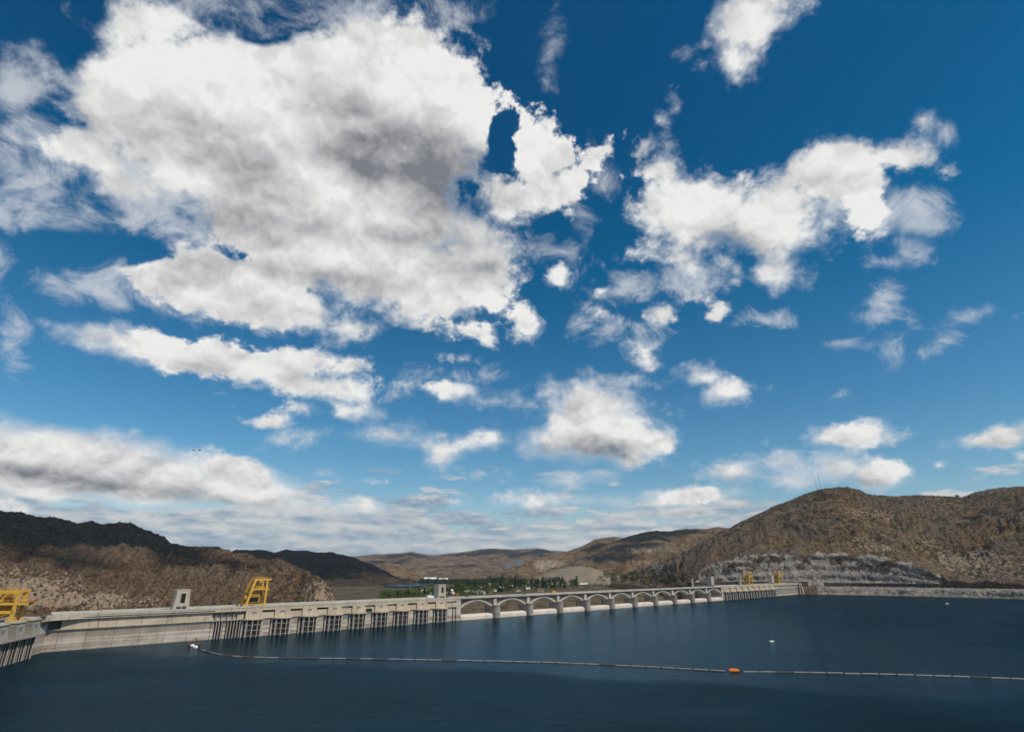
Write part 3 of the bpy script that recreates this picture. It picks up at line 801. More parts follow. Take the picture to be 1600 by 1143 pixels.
# crest road and parapet over the two gravity sections
def crest(s0, s1, over=2.4):
    MB().box(s0, s1, -over, 21, 16.9, 19.0).build('crest_slab', M['upper'], dam)
    MB().box(s0, s1, -1.2, 20, 19.0, 19.25).build('roadway', M['deck'], dam)
    MB().box(s0, s1, -over - 0.25, -over + 0.25, 18.9, 20.1).build('parapet', M['deck'], dam)
    MB().box(s0, s1, 20, 20.5, 18.9, 20.1).build('parapet', M['deck'], dam)
    n = int((s1 - s0) / 3)
    b = MB()
    for k in range(n + 1):
        x = s0 + (s1 - s0) * k / n
        b.box(x - 0.05, x + 0.05, -over + 0.35, -over + 0.45, 20.1, 21.2)
    r_ = b.build('rail_posts', M['rail'], dam); r_['kind'] = 'stuff'
    MB().box(s0, s1, -over + 0.32, -over + 0.48, 21.1, 21.25).build('handrail', M['rail'], dam)
crest(6, SP0 - 2.6)
crest(RB0 + 2.6, S_END, 2.0)
MB().box(16, 93, -2.95, -2.5, 18.0, 18.55).build('pipe_ledge', M['deck'], dam)

# small station-service intakes near the smooth wall, with an opening above, its shade painted as a black back
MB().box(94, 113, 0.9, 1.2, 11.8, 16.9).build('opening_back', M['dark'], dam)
for x in (94, 97.8, 101.6, 105.4):
    MB().box(x, x + 0.5, -0.9, 1.0, 11.8, 16.9).build('mullion', M['pier'], dam)
MB().box(108.2, 112.5, -0.9, 0.9, 11.8, 14.6).build('gate_block', M['upper'], dam)
MB().box(92, 113.4, -1.5, 0.4, 11.3, 11.8).build('ledge', M['upper'], dam)
MB().box(92.4, 94.3, -0.1, 1.2, -12, 11.3).box(99.8, 101.8, -0.1, 1.2, -12, 11.3).build('wall_strip', M['lower'], dam)
MB().box(94.3, 99.8, 0.3, 1.0, -12, 11.3).box(101.8, 112.0, 0.3, 1.0, -12, 11.3).build('intake_screen', M['rackdark'], dam)
for x in (95.2, 97.0, 98.8, 102.6, 104.6, 106.6, 108.6, 110.6):
    MB().box(x, x + 0.45, -0.9, 0.4, -12, 11.3).build('rib', M['rib'], dam)

# half-round trash racks: dark bars behind pale upright ribs and hoops
RR = 7.1
def arc_pts(r, a0_, a1_, n, cy=0.0):
    return [(r * math.sin(a_), cy - r * math.cos(a_)) for a_ in np.linspace(a0_, a1_, n)]
def ring(r0, r1, z0, z1, a0_=-math.pi / 2, a1_=math.pi / 2, n=13):
    o_, i_ = arc_pts(r1, a0_, a1_, n), arc_pts(r0, a0_, a1_, n)
    b = MB()
    for k in range(n - 1):
        b.prism([o_[k], o_[k + 1], i_[k + 1], i_[k]], z0, z1)
    return b
rack_me = MB().prism(arc_pts(RR - 0.5, -math.pi / 2, math.pi / 2, 13), -12, 11.0).mesh('trash_rack', M['rackdark'])
rib_mes = []
for a_ in (-72, -44, -15, 15, 44, 72):
    w_ = 0.5 if abs(a_) < 60 else 0.4
    q_ = R(a_)
    c_, s_ = math.cos(q_), math.sin(q_)
    P4 = [(RR * s_ + dx_ * c_ - dy_ * -s_, -RR * c_ + dx_ * s_ + dy_ * c_) for dx_, dy_ in ((-w_ / 2, -0.35), (w_ / 2, -0.35), (w_ / 2, 0.7), (-w_ / 2, 0.7))]
    rib_mes.append(MB().prism(P4, -12, 11.0).mesh('rib', M['rib']))
hoop_mes = [ring(RR - 0.2, RR + 0.08, z, z + 0.24).mesh('hoop', M['rib']) for z in (1.0, 4.4, 7.8)]
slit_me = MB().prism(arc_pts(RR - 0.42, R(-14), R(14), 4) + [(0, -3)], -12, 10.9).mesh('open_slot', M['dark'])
lip_me = ring(0.5, RR + 0.9, 11.05, 11.75).mesh('rack_lip', M['upper'])
def rack(s, r=RR):
    k = link('trash_rack', rack_me, dam, (s, 0.2, 0))
    for rm in rib_mes: link('rib', rm, k)
    for hm in hoop_mes: link('hoop', hm, k)
    link('open_slot', slit_me, k)
    link('rack_lip', lip_me, k)
up_me = MB().box(-5.6, 5.6, -2.3, 1.6, 11.8, 16.9).mesh('upper_block', M['upper'])
pl_me = MB().box(-1.6, 1.6, -2.42, -2.28, 15.0, 16.3).mesh('plaque', M['plaque'])
bridge_me = MB().box(-4.4, 4.4, -1.2, 1.6, 11.8, 15.6).mesh('infill_panel', M['upper'])
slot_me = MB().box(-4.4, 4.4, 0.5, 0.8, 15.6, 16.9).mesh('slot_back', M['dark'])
low_me = MB().box(-3.2, 3.2, -0.5, 1.6, -12, 11.4).mesh('lower_wall_panel', M['lower'])
sill_me = MB().box(-4.6, 4.6, -1.5, 0.4, 11.42, 11.78).mesh('ledge', M['upper'])
for group_, first in ((RACKS, True), (RRACKS, False)):
    for k, s in enumerate(group_):
        rack(s)
        u_ = link('upper_block', up_me, dam, (s, 0, 0))
        link('plaque', pl_me, u_)
        mid = s + 10.25
        if k == 8:
            continue
        link('lower_wall_panel', low_me, dam, (mid, 0, 0))
        link('infill_panel', bridge_me, dam, (mid, 0, 0))
        link('slot_back', slot_me, dam, (mid, 0, 0))
        link('ledge', sill_me, dam, (mid, 0, 0))
        if first and k in (3, 4, 5):             # these slots are mostly filled in, only a notch stays open
            MB().box(mid - 4.4, mid + 2.2, -1.3, 0.4, 15.6, 16.85).build('infill_panel', M['upper'], dam)
MB().box(RACKS[3] + 7.2, RACKS[3] + 12.8, -0.62, -0.5, 8.2, 11.3).build('gate_opening', M['plaque'], dam)
MB().box(RACKS[4] + 7.2, RACKS[4] + 12.8, -1.35, -1.2, 11.9, 14.2).build('gate_opening', M['dark'], dam)  # flat black sheet in place of a recess and its shade
# blocks closing the intake sections
for a_, b_ in ((RACKS[-1] + 6.3, SP0 - 2.6), (RB0 + 2.6, RRACKS[0] - 6.4), (RRACKS[-1] + 6.4, RRACKS[-1] + 12)):
    MB().box(a_, b_, -0.7, 1.6, -12, 11.4).build('lower_wall_panel', M['lower'], dam)
    MB().box(a_, b_, -2.0, 1.6, 11.8, 15.4).build('upper_wall_panel', M['upper'], dam)
    MB().box(a_, b_, -1.0, 1.6, 15.4, 16.9).build('upper_wall_panel', M['upper'], dam)
MB().box(SP0 - 6.0, SP0 - 5.2, -1.1, -0.6, -12, 11.3).build('guide_slot', M['rackdark'], dam)
MB().box(SP0 - 7.6, SP0 - 7.0, -2.2, -1.9, 12.2, 16.0).build('guide_slot', M['plaque'], dam)
# end pier at the right abutment: white buttress with a dark slot
MB().box(S_END - 6, S_END - 1, -3.4, 20, -12, 20.6).build('end_pier', M['pier'], dam)
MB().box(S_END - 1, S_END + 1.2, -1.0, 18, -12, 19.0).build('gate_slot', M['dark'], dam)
MB().extrude([(-7.0, -12), (18, -12), (18, 20.4), (-3.0, 20.4), (-5.2, 10)], S_END + 1.2, S_END + 6.0).build('end_pier', M['lower'], dam)

# spillway: ogee crests between round-nosed piers
ogee = [(-2.6, -12), (-2.6, 2.7), (-2.45, 3.3), (-1.9, 3.9), (-0.8, 4.35), (1.2, 4.7), (4.0, 4.75), (7.5, 4.1), (12, 1.8), (18, -3.5), (24, -12)]
og_me = MB().extrude(ogee, 2.55, BAY - 2.55).mesh('spillway_crest', M['spill'])
for f_ in og_me.polygons: f_.use_smooth = False
nose = [(3.9 * math.sin(a_), -3.0 - 3.9 * math.cos(a_)) for a_ in np.linspace(-math.pi / 2, math.pi / 2, 11)]
pier_me = MB().prism(nose + [(3.7, 10), (-3.7, 10)], -12, 10.9).mesh('pier', M['pier'])
cap_me = MB().prism([(x * 1.08, y * 1.03 - 0.1) for x, y in nose] + [(4.0, 10.4), (-4.0, 10.4)], 10.9, 11.6).mesh('pier_cap', M['pier'])
for k in range(11):
    link('spillway_crest', og_me, dam, (SP0 + k * BAY, 0, 0))
for k in range(1, 11):
    p_ = link('pier', pier_me, dam, (SP0 + k * BAY, 0, 0))
    link('pier_cap', cap_me, p_)
for x in (SP0, RB0):
    MB().box(x - 2.6, x + 2.5, -2.0, 24, -12, 19.0).build('abutment_pier', M['lower'], dam)
    MB().box(x - 2.7, x + 2.6, -2.2, -1.6, 11.4, 11.9).build('ledge', M['upper'], dam)

# ---------------------------------------------------------------- arched road bridge over the spillway
br = thing('arch_bridge', dam_pt(SP0, 0), DAM_ROT, 'long low concrete road bridge of eleven shallow arches running above the spillway', 'bridge')
def arch_z(t, zs=11.6, zc=16.9):
    return zc - (zc - zs) * (2 * t - 1) ** 2
def arch_mesh(y0, y1):
    n = 22
    b = MB()
    xs = np.linspace(2.5, BAY - 2.5, n)
    for k in range(n - 1):
        t0, t1 = k / (n - 1), (k + 1) / (n - 1)
        th = lambda t: 0.75 + 1.5 * abs(2 * t - 1) ** 1.6
        za, zb_ = arch_z(t0), arch_z(t1)
        base = len(b.v)
        b.v += [(xs[k], y0, za - th(t0)), (xs[k + 1], y0, zb_ - th(t1)), (xs[k + 1], y0, zb_), (xs[k], y0, za),
                (xs[k], y1, za - th(t0)), (xs[k + 1], y1, zb_ - th(t1)), (xs[k + 1], y1, zb_), (xs[k], y1, za)]
        i = base
        b.f += [(i, i + 1, i + 2, i + 3), (i + 5, i + 4, i + 7, i + 6), (i + 4, i + 5, i + 1, i), (i + 3, i + 2, i + 6, i + 7)]
        if k == 0: b.f.append((i + 4, i, i + 3, i + 7))
        if k == n - 2: b.f.append((i + 1, i + 5, i + 6, i + 2))
    return b.mesh('arch', M['deck'])
arch_me = arch_mesh(-0.6, 8.6)
spx = [4.4, 6.4, 8.6, 10.8, 13.2, BAY - 13.2, BAY - 10.8, BAY - 8.6, BAY - 6.4, BAY - 4.4]
span_me = [MB().box(x - 0.25, x + 0.25, 0.1, 8.0, arch_z((x - 2.5) / (BAY - 5)) - 0.2, 16.94).mesh('spandrel_column', M['pier']) for x in spx]  # darker pier concrete, colouring in the shade between arch and deck
col_me = MB().box(-1.9, 1.9, -1.3, 9.0, 11.6, 17.0).box(-2.4, 2.4, -1.5, 9.2, 11.4, 12.5).mesh('pier_column', M['deck'])
for k in range(11):
    a_ = link('arch', arch_me, br, (k * BAY, 0, 0))
    for sm in span_me: link('spandrel_column', sm, a_)
    if k: link('pier_column', col_me, br, (k * BAY, 0, 0))
L_ = 11 * BAY
MB().box(-2.6, L_ + 2.6, -0.4, 9.4, 16.95, 18.4).build('deck_beam', M['pier'], br)  # darker than the slab: under-deck shade put into the colour
MB().box(-2.6, L_ + 2.6, -2.0, 11.0, 18.4, 18.85).build('deck_slab', M['deck'], br)
MB().box(-2.6, L_ + 2.6, -2.1, -1.7, 18.55, 20.0).build('parapet', M['deck'], br)
MB().box(-2.6, L_ + 2.6, 10.6, 11.0, 18.85, 20.0).build('parapet', M['deck'], br)
MB().box(-2.6, L_ + 2.6, -1.6, 10.5, 18.86, 18.95).build('roadway', M['asphalt'], br)

# ---------------------------------------------------------------- elevator towers on the crest
def tower(px, z0, w_, d_, h, y, label, taper=0.06, band=True):
    s = s_at(px, z0)
    t = thing('crest_tower', dam_pt(s, y, z0), DAM_ROT, label, 'tower', 'concrete towers standing on the crest')
    k = taper * h
    def frust(x0, x1, y0, y1, za, zb_, in0, in1):
        b = MB()
        b.v = [(x0 + in0, y0 + in0, za), (x1 - in0, y0 + in0, za), (x1 - in0, y1 - in0, za), (x0 + in0, y1 - in0, za),
               (x0 + in1, y0 + in1, zb_), (x1 - in1, y0 + in1, zb_), (x1 - in1, y1 - in1, zb_), (x0 + in1, y1 - in1, zb_)]
        b.f = [(3, 2, 1, 0), (4, 5, 6, 7)] + [(i, (i + 1) % 4, 4 + (i + 1) % 4, 4 + i) for i in range(4)]
        return b
    frust(-w_ / 2, w_ / 2, -d_ / 2, d_ / 2, 0, h, 0, k).build('tower_wall', M['tower'], t)
    MB().box(-w_ / 2 + k - 0.3, w_ / 2 - k + 0.3, -d_ / 2 + k - 0.3, d_ / 2 - k + 0.3, h + 0.003, h + 0.55).build('roof_slab', M['tower'], t)
    yf = -d_ / 2
    MB().box(-w_ * 0.12, w_ * 0.16, yf + 0.1, yf + 1.2, h * 0.36, h * 0.83).build('window', M['dark'], t)
    for x in (-w_ * 0.12 - 0.35, w_ * 0.16):
        MB().box(x, x + 0.35, yf - 0.05, yf + 1.2, h * 0.34, h * 0.85).build('window_frame', M['tower'], t)
    MB().box(-w_ * 0.12, w_ * 0.16, yf - 0.05, yf + 1.2, h * 0.84, h * 0.87).build('lintel', M['tower'], t)
    MB().box(-w_ * 0.32, w_ * 0.32, yf - 0.04, yf + 0.6, 0.3, h * 0.19).build('door_opening', M['dark'], t)
    MB().box(-0.25, 0.25, yf - 0.1, yf + 0.5, 0.3, h * 0.19).build('door_post', M['tower'], t)
    for x in (-w_ / 2 + 0.9, w_ / 2 - 1.5):
        MB().box(x, x + 0.5, yf + 0.05, yf + 0.6, 0, h * 0.95).build('pilaster', M['tower'], t)
    return t
tower(283, 19.2, 9.5, 8.0, 12.0, 5.0, 'squat tapered concrete tower on the crest, left of the yellow crane with slanting legs')
tower(692, 19.2, 8.5, 7.5, 11.5, 5.0, 'tall square concrete tower at the left end of the arched bridge', 0.02)
tower(1117, 19.2, 8.0, 7.0, 14.0, 6.0, 'grey concrete tower at the right end of the arched bridge', 0.0)
tower(1211, 19.2, 8.0, 7.0, 14.0, 6.0, 'grey concrete tower between the two yellow cranes of the far end', 0.0)

# ---------------------------------------------------------------- third intake block, turning towards the viewer at the left edge
T0 = at(46, 1027)[:2]
T1 = at(0, 1040)[:2]
tv = np.array([T0[0] - T1[0], T0[1] - T1[1]]); tv /= np.hypot(*tv)
blk = thing('intake_block', (T0[0] - tv[0] * 2.5, T0[1] - tv[1] * 2.5, 0), math.atan2(tv[1], tv[0]), 'grey buttressed intake with tall ribbed trash racks at the left edge, under a yellow crane', 'intake')
NB, PB = 8, 16.0
MB().box(-NB * PB, 22, 3.0, 30, -14, 19.0).build('core', M['lower'], blk)
MB().box(-NB * PB, 7, 1.0, 30, 19.0, 19.3).build('roadway', M['roadgrey'], blk)
MB().box(-NB * PB, 2, 0.8, 1.2, 19.0, 20.1).build('parapet', M['deck'], blk)
MB().box(-NB * PB, 0.6, -3.6, 3.0, 10.9, 11.7).build('ledge', M['pier'], blk)
but_me = MB().extrude([(-3.0, 11.7), (3.0, 11.7), (3.0, 18.9), (-1.4, 18.9)], -8.4, 0).mesh('buttress', M['pier'])
capm = MB().box(-8.8, 0.4, -2.0, 3.0, 18.9, 19.6).mesh('buttress_cap', M['deck'])
plm = MB().box(-5.6, -3.2, -2.35, -2.1, 15.2, 16.8).mesh('plaque', M['plaque'])
recm = MB().box(-PB, -8.4, 1.8, 2.9, 11.7, 18.9).mesh('recess_panel', M['rackdark'])
scr = MB().box(-PB, 0, -1.2, 3.0, -14, 10.9).mesh('trash_rack', M['rackdark'])
ribt = [MB().extrude([(-1.5 - (0.3 if big_ else 0), -14), (-1.2, -14), (-1.2, 10.9), (-1.4 - (0.2 if big_ else 0), 10.9)], x, x + (0.55 if big_ else 0.3)).mesh('rib', M['rib']) for x, big_ in ((-1.0, True), (-4.4, False), (-7.2, False), (-9.4, True), (-12.2, False), (-14.6, False))]
for k in range(NB):
    b_ = link('buttress', but_me, blk, (-k * PB, 0, 0))
    link('buttress_cap', capm, b_)
    link('plaque', plm, b_)
    link('recess_panel', recm, blk, (-k * PB, 0, 0))
    t_ = link('trash_rack', scr, blk, (-k * PB, 0, 0))
    for rm in ribt: link('rib', rm, t_)
# curved fillet slab joining the two crests, deep shade below it
fl = [(30 - 26 * math.sin(a_) , -26 + 24 * math.cos(a_) ) for a_ in np.linspace(0, math.pi / 2, 12)]
fl = [(x, y) for x, y in fl]
def to_dam(p):                                   # block-local point -> dam-local point
    c_, s_ = tv
    wx_, wy_ = blk.location[0] + p[0] * c_ - p[1] * s_, blk.location[1] + p[0] * s_ + p[1] * c_
    rx, ry = wx_ - DAM_O[0], wy_ - DAM_O[1]
    return (rx * DAM_E[0] + ry * DAM_E[1], -rx * DAM_E[1] + ry * DAM_E[0])
Pa, Pb = np.array(to_dam((0.0, -0.5))), np.array((26.0, -2.4))
corner = np.array(to_dam((16.0, 1.0)))
def bez(t, p0, p1, p2): return (1 - t) ** 2 * p0 + 2 * t * (1 - t) * p1 + t * t * p2
ctrl = np.array((to_dam((0, -0.5))[0] + 1.5, -2.6))
curve = [tuple(bez(t, Pa, ctrl, Pb)) for t in np.linspace(0, 1, 12)]
outl = curve + [(26.0, 8.0), (2, 8.0), tuple(to_dam((0.0, 8.0)))]
MB().prism(outl, 16.9, 19.02).build('corner_slab', M['upper'], dam)
MB().prism([tuple(np.array(p)) for p in curve] + [(p[0] + 0.25, p[1] + 0.45) for p in curve[::-1]], 19.02, 20.1).build('corner_parapet', M['deck'], dam)
# ---------------------------------------------------------------- yellow gantry cranes
def crane(loc, rot, label, W=13.0, Dp=8.5, H=19.0, lean=4.5, scale=1.0):
    c = thing('gantry_crane', loc, rot, label, 'crane', 'yellow gantry cranes on the dam crest')
    Y, YD = M['yellow'], M['yellowd']
    W, Dp, H, lean = W * scale, Dp * scale, H * scale, lean * scale
    xl, xr = -W / 2, W / 2
    hm = H * 0.64
    lx = lambda z: xl + lean * z / H
    for y in (-Dp / 2, Dp / 2):
        MB().beam((xl, y, 0.8), (lx(H), y, H), 1.5 * scale).build('leg', Y, c)
        MB().beam((xr, y, 0.8), (xr, y, H), 1.2 * scale).build('leg', Y, c)
        MB().box(xl - 2.2 * scale, xl + 2.0 * scale, y - 0.8, y + 0.8, 0.25, 1.7).build('foot', Y, c)
        MB().box(xr - 1.4 * scale, xr + 1.8 * scale, y - 0.8, y + 0.8, 0.25, 1.7).build('foot', Y, c)
        for x in (xl - 1.4 * scale, xl + 1.2 * scale, xr - 0.7 * scale, xr + 1.1 * scale):
            MB().tube((x, y - 0.25, 0.35), (x, y + 0.25, 0.35), 0.35, 10).build('wheel', M['steel'], c)
        MB().box(lx(hm) - 0.3, xr + 2.2 * scale, y - 0.45, y + 0.45, hm - 0.55, hm + 0.35).build('girder', Y, c)
        MB().box(lx(H) - 0.6, xr + 2.6 * scale, y - 0.55, y + 0.55, H - 0.6, H + 0.5).build('girder', Y, c)
        MB().box(xl, xr, y - 0.3, y + 0.3, 1.1, 1.6).build('sill_beam', Y, c)
    for x, z in ((lx(hm), hm), (xr, hm), (lx(H), H), (xr, H), (lx(H * 0.3), H * 0.3)):
        MB().box(x - 0.4, x + 0.4, -Dp / 2, Dp / 2, z - 0.4, z + 0.35).build('cross_beam', Y, c)
    MB().box(lx(hm) + 0.4, xr + 2.0 * scale, -Dp / 2 + 0.5, Dp / 2 - 0.5, hm + 0.36, hm + 0.5).build('platform', YD, c)
    MB().box(lx(hm) + 3 * scale, xr - 3.4 * scale, -Dp * 0.3, Dp * 0.3, hm + 0.5, hm + 2.2 * scale).build('hoist_house', YD, c)
    MB().lathe([(1.0 * scale, hm + 0.5), (1.0 * scale, hm + 3.6 * scale), (0.6 * scale, hm + 4.0 * scale)], 12, (xr - 3.0 * scale, 0)).build('hoist_drum', Y, c)
    MB().box(xr - 4.2 * scale, xr - 2.2 * scale, -1, 1, H - 2.0 * scale, H - 0.6).build('trolley', Y, c)
    MB().box(lx(3) + 0.4, xr - 2.9 * scale, -Dp * 0.30, Dp * 0.42, H * 0.14, H * 0.52).build('machinery_house', YD, c)
    MB().box(lx(3) + 0.1, xr - 2.7 * scale, -Dp * 0.34, Dp * 0.45, H * 0.52, H * 0.535).build('house_roof', Y, c)
    for x_ in (xr - 4.6 * scale, xr - 3.9 * scale):
        MB().tube((x_, 0, H * 0.54), (x_, 0, H - 1.0), 0.07, 5).build('hoist_cable', M['steel'], c)
    for y_ in (-Dp / 2, Dp / 2):
        MB().beam((xr, y_, H * 0.30), (xr - 3.0 * scale, y_, hm - 0.4), 0.3).build('brace', Y, c)
        MB().beam((lx(H), y_, H + 1.5), (xr + 2.4 * scale, y_, H + 1.5), 0.14).build('handrail', Y, c)
        for x_ in np.linspace(lx(H), xr + 2.3 * scale, 6):
            MB().box(x_ - 0.06, x_ + 0.06, y_ - 0.06, y_ + 0.06, H + 0.5, H + 1.5).build('rail_post', Y, c)
    for z_ in (H * 0.12, H * 0.30, H * 0.47):
        MB().beam((xr, -Dp / 2, z_), (xr, Dp / 2, z_ + H * 0.16), 0.26).build('brace', Y, c)
    MB().box(lx(3) + 0.8, xr - 4.2 * scale, -Dp * 0.315, -Dp * 0.30 + 0.02, H * 0.17, H * 0.34).build('doorway', M['dark'], c)
    MB().box(xl - 0.2, xl + 2.2 * scale, -Dp * 0.2, Dp * 0.2, H * 0.28, H * 0.42).build('cab', Y, c)
    MB().box(xr - 2.6 * scale, xr - 1.0 * scale, -0.5, 0.5, 1.6, hm - 0.6).build('hose_reel_column', YD, c)
    for z in np.arange(1.8, hm, 0.9):
        MB().box(xr - 0.15, xr + 0.9, -Dp / 2 - 0.62, -Dp / 2 - 0.55, z, z + 0.12).build('ladder_rung', Y, c)
    for y in (-Dp / 2, Dp / 2):
        MB().beam((lx(hm), y, hm + 1.4), (xr + 2.0 * scale, y, hm + 1.4), 0.16).build('handrail', Y, c)
        MB().beam((lx(H * .3), y, H * .3), (lx(hm) + 3.4 * scale, y, hm), 0.35).build('brace', Y, c) if y > 0 else None
    return c
def on_crest(px, n=7.0, z=19.26):
    return dam_pt(s_at(px, z), n, z)
crane(on_crest(399, 5.5), DAM_ROT, 'yellow gantry crane with slanting legs on the crest right of the squat tower', H=18.2)
crane(on_crest(1175, 5.5), DAM_ROT, 'yellow gantry crane on the far right crest, standing left of the last grey tower', W=12, lean=0.5, H=20)
crane(on_crest(1222, 6.5), DAM_ROT, 'small yellow gantry crane nearest the right end of the dam, against the grey cliff', W=13, lean=3.0, H=20.5)
# the large crane on the left block: portal frames with big rounded openings
def portal_crane(loc, rot, label):
    c = thing('gantry_crane', loc, rot, label, 'crane', 'yellow gantry cranes on the dam crest')
    Y, YD = M['yellow'], M['yellowd']
    W, H, Dp = 11.5, 15.0, 7.5
    for y, m_ in ((-Dp / 2, Y), (Dp / 2, Y)):
        MB().beam((W / 2 - 1.2, y, 0.6), (W / 2 - 0.6, y, H), 1.6, 1.0).build('leg', m_, c)
        MB().beam((-W / 2 - 2.0, y, 0.6), (-W / 2 + 2.2, y, H), 1.6, 1.0).build('leg', m_, c)
        MB().box(-W / 2 + 1.6, W / 2 + 0.2, y - 0.6, y + 0.6, H - 1.4, H + 0.2).build('girder', m_, c)
        MB().box(-W / 2 - 0.6, W / 2 + 4.4, y - 0.55, y + 0.55, H * 0.54, H * 0.54 + 1.2).build('girder', m_, c)
        MB().box(-W / 2 - 1.4, W / 2 - 0.6, y - 0.5, y + 0.5, H * 0.27, H * 0.27 + 1.5).build('girder', m_, c)
        for sx, x in ((1, -W / 2 + 2.6), (-1, W / 2 - 1.2)):
            MB().prism([(x, 0), (x + sx * 1.6, 0), (x, 0.01)], 0, 0.01) and None
            b = MB(); z0 = H - 1.4
            b.v = [(x, y - 0.5, z0), (x + sx * 1.7, y - 0.5, z0), (x, y - 0.5, z0 - 1.7), (x, y + 0.5, z0), (x + sx * 1.7, y + 0.5, z0), (x, y + 0.5, z0 - 1.7)]
            b.f = [(0, 1, 2), (5, 4, 3), (0, 3, 4, 1), (1, 4, 5, 2), (2, 5, 3, 0)]
            b.build('gusset', m_, c)
        MB().box(W / 2 - 3.2, W / 2 + 1.2, y - 0.8, y + 0.8, 0.2, 1.5).build('foot', m_, c)
        MB().box(-W / 2 - 4.0, -W / 2 + 0.2, y - 0.8, y + 0.8, 0.2, 1.5).build('foot', m_, c)
        for x in (W / 2 - 2.4, W / 2 + 0.4, -W / 2 - 3.2, -W / 2 - 0.6):
            MB().tube((x, y - 0.3, 0.4), (x, y + 0.3, 0.4), 0.4, 10).build('wheel', M['steel'], c)
    for x, z in ((W / 2 - 0.6, H - 0.8), (-W / 2 + 2, H - 0.8), (W / 2 - 0.8, H * 0.54), (-W / 2, H * 0.54), (W / 2 - 1.0, H * 0.3)):
        MB().box(x - 0.5, x + 0.5, -Dp / 2, Dp / 2, z, z + 1.0).build('cross_beam', Y, c)
    MB().box(-W / 2 + 1, W / 2 + 4.2, -Dp / 2 + 0.6, Dp / 2 - 0.6, H * 0.54 + 1.2, H * 0.54 + 1.35).build('platform', YD, c)
    MB().box(-W / 2 + 4, W / 2 - 4.5, -2, 2, H * 0.54 + 1.35, H * 0.54 + 3.6).build('hoist_house', YD, c)
    for y_ in (-Dp / 2, Dp / 2):
        MB().beam((-W / 2 - 1, y_, H * .1), (W / 2 - 1.2, y_, H * .27), 0.3).build('brace', Y, c)
        MB().beam((-W / 2 + 1.6, y_, H + 1.2), (W / 2 + 0.2, y_, H + 1.2), 0.14).build('handrail', Y, c)
        MB().beam((-W / 2 - .4, y_, H * .54 + 2.3), (W / 2 + 4.2, y_, H * .54 + 2.3), 0.14).build('handrail', Y, c)
    MB().box(-W / 2 + 1.2, W / 2 - 2.4, -1.6, 2.6, H * 0.27 + 1.5, H * 0.54).build('winch_house', YD, c)
    MB().tube((0.6, 0, H * .1), (0.6, 0, H - 1.4), 0.08, 5).build('hoist_cable', M['steel'], c)
    MB().box(-1.0, 0.8, -1, 1, H * 0.54 + 3.6, H - 1.4).build('hoist_post', YD, c)
    MB().box(-W / 2, -W / 2 + 5, -2.4, 2.4, 2.0, H * 0.27).build('machinery_house', YD, c)
    return c
ca = blk.location
cth = math.atan2(tv[1], tv[0])
def on_block(x, y, z=19.3):
    return (ca[0] + x * tv[0] - y * tv[1], ca[1] + x * tv[1] + y * tv[0], z)
portal_crane(on_block(-19.5, 6.6), cth - math.pi / 2, 'large pale yellow portal crane cut by the left edge, standing on the buttressed intake')

# ---------------------------------------------------------------- vehicles on the crest and behind it
def paint(name, c):
    return plain(name, c, 0.35, 0.08)
PAINT = {'red': paint('red_car_paint', (0.42, 0.03, 0.03)), 'white': paint('white_car_paint', (0.75, 0.75, 0.74)), 'orange': paint('orange_paint', (0.75, 0.30, 0.03)), 'blue': paint('blue_grey_paint', (0.18, 0.24, 0.33))}
M['glass'] = plain('dark_window_glass', (0.02, 0.025, 0.03), 0.1, 0.05)
M['tyre'] = plain('tyre_rubber', (0.02, 0.02, 0.02), 0.9, 0.1)
def vehicle(loc, rot, colr, label, kind='car', k=1.0):
    v = thing('parked_' + kind, loc, rot, label, kind, 'vehicles on and beside the crest road')
    if kind == 'truck':
        MB().extrude([(-1.1, 0.9), (1.1, 0.9), (1.1, 3.1), (-1.1, 3.1)], -3.4, 1.6).build('cargo_box', PAINT[colr], v)
        MB().extrude([(-1.0, 0.5), (1.0, 0.5), (1.0, 2.2), (0.85, 2.4), (-0.85, 2.4), (-1.0, 2.2)], 1.7, 3.5).build('cab', PAINT[colr], v)
        MB().box(2.9, 3.52, -0.85, 0.85, 1.4, 2.2).build('windscreen', M['glass'], v)
        xs_ = (-2.4, 2.4)
    else:
        b = MB()
        pr = [(-2.2, 0.35), (2.2, 0.35), (2.25, 0.75), (1.9, 0.95), (0.95, 1.02), (-1.7, 1.05), (-2.2, 0.95)]
        b.v = [(x, -0.88, z) for x, z in pr] + [(x, 0.88, z) for x, z in pr]
        n = len(pr)
        b.f = [tuple(range(n)), tuple(2 * n - 1 - i for i in range(n))] + [(i, n + i, n + (i + 1) % n, (i + 1) % n) for i in range(n)]
        b.build('body', PAINT[colr], v)
        b = MB()
        pr = [(-1.6, 1.03), (1.0, 1.0), (0.35, 1.48), (-1.1, 1.5)]
        b.v = [(x, -0.78, z) for x, z in pr] + [(x, 0.78, z) for x, z in pr]
        b.f = [(0, 1, 2, 3), (7, 6, 5, 4)] + [(i, 4 + i, 4 + (i + 1) % 4, (i + 1) % 4) for i in range(4)]
        b.build('windows', M['glass'], v)
        MB().box(-1.05, 0.3, -0.7, 0.7, 1.5, 1.56).build('roof', PAINT[colr], v)
        xs_ = (-1.4, 1.4)
    for x in xs_:
        for y in (-0.85, 0.85):
            MB().tube((x, y - 0.12, 0.35), (x, y + 0.12, 0.35), 0.36, 10).build('wheel', M['tyre'], v)
    return v
vehicle(on_crest(731, 1.2, 19.0), DAM_ROT, 'red', 'dark red car on the bridge road right of the square tower')
vehicle(on_crest(717, 3.0, 19.0), DAM_ROT, 'white', 'white car on the road between the square tower and the dark red car')
vehicle(on_crest(866, 0.6, 19.0), DAM_ROT, 'orange', 'orange maintenance truck on the bridge above the fourth spillway arch', 'truck')
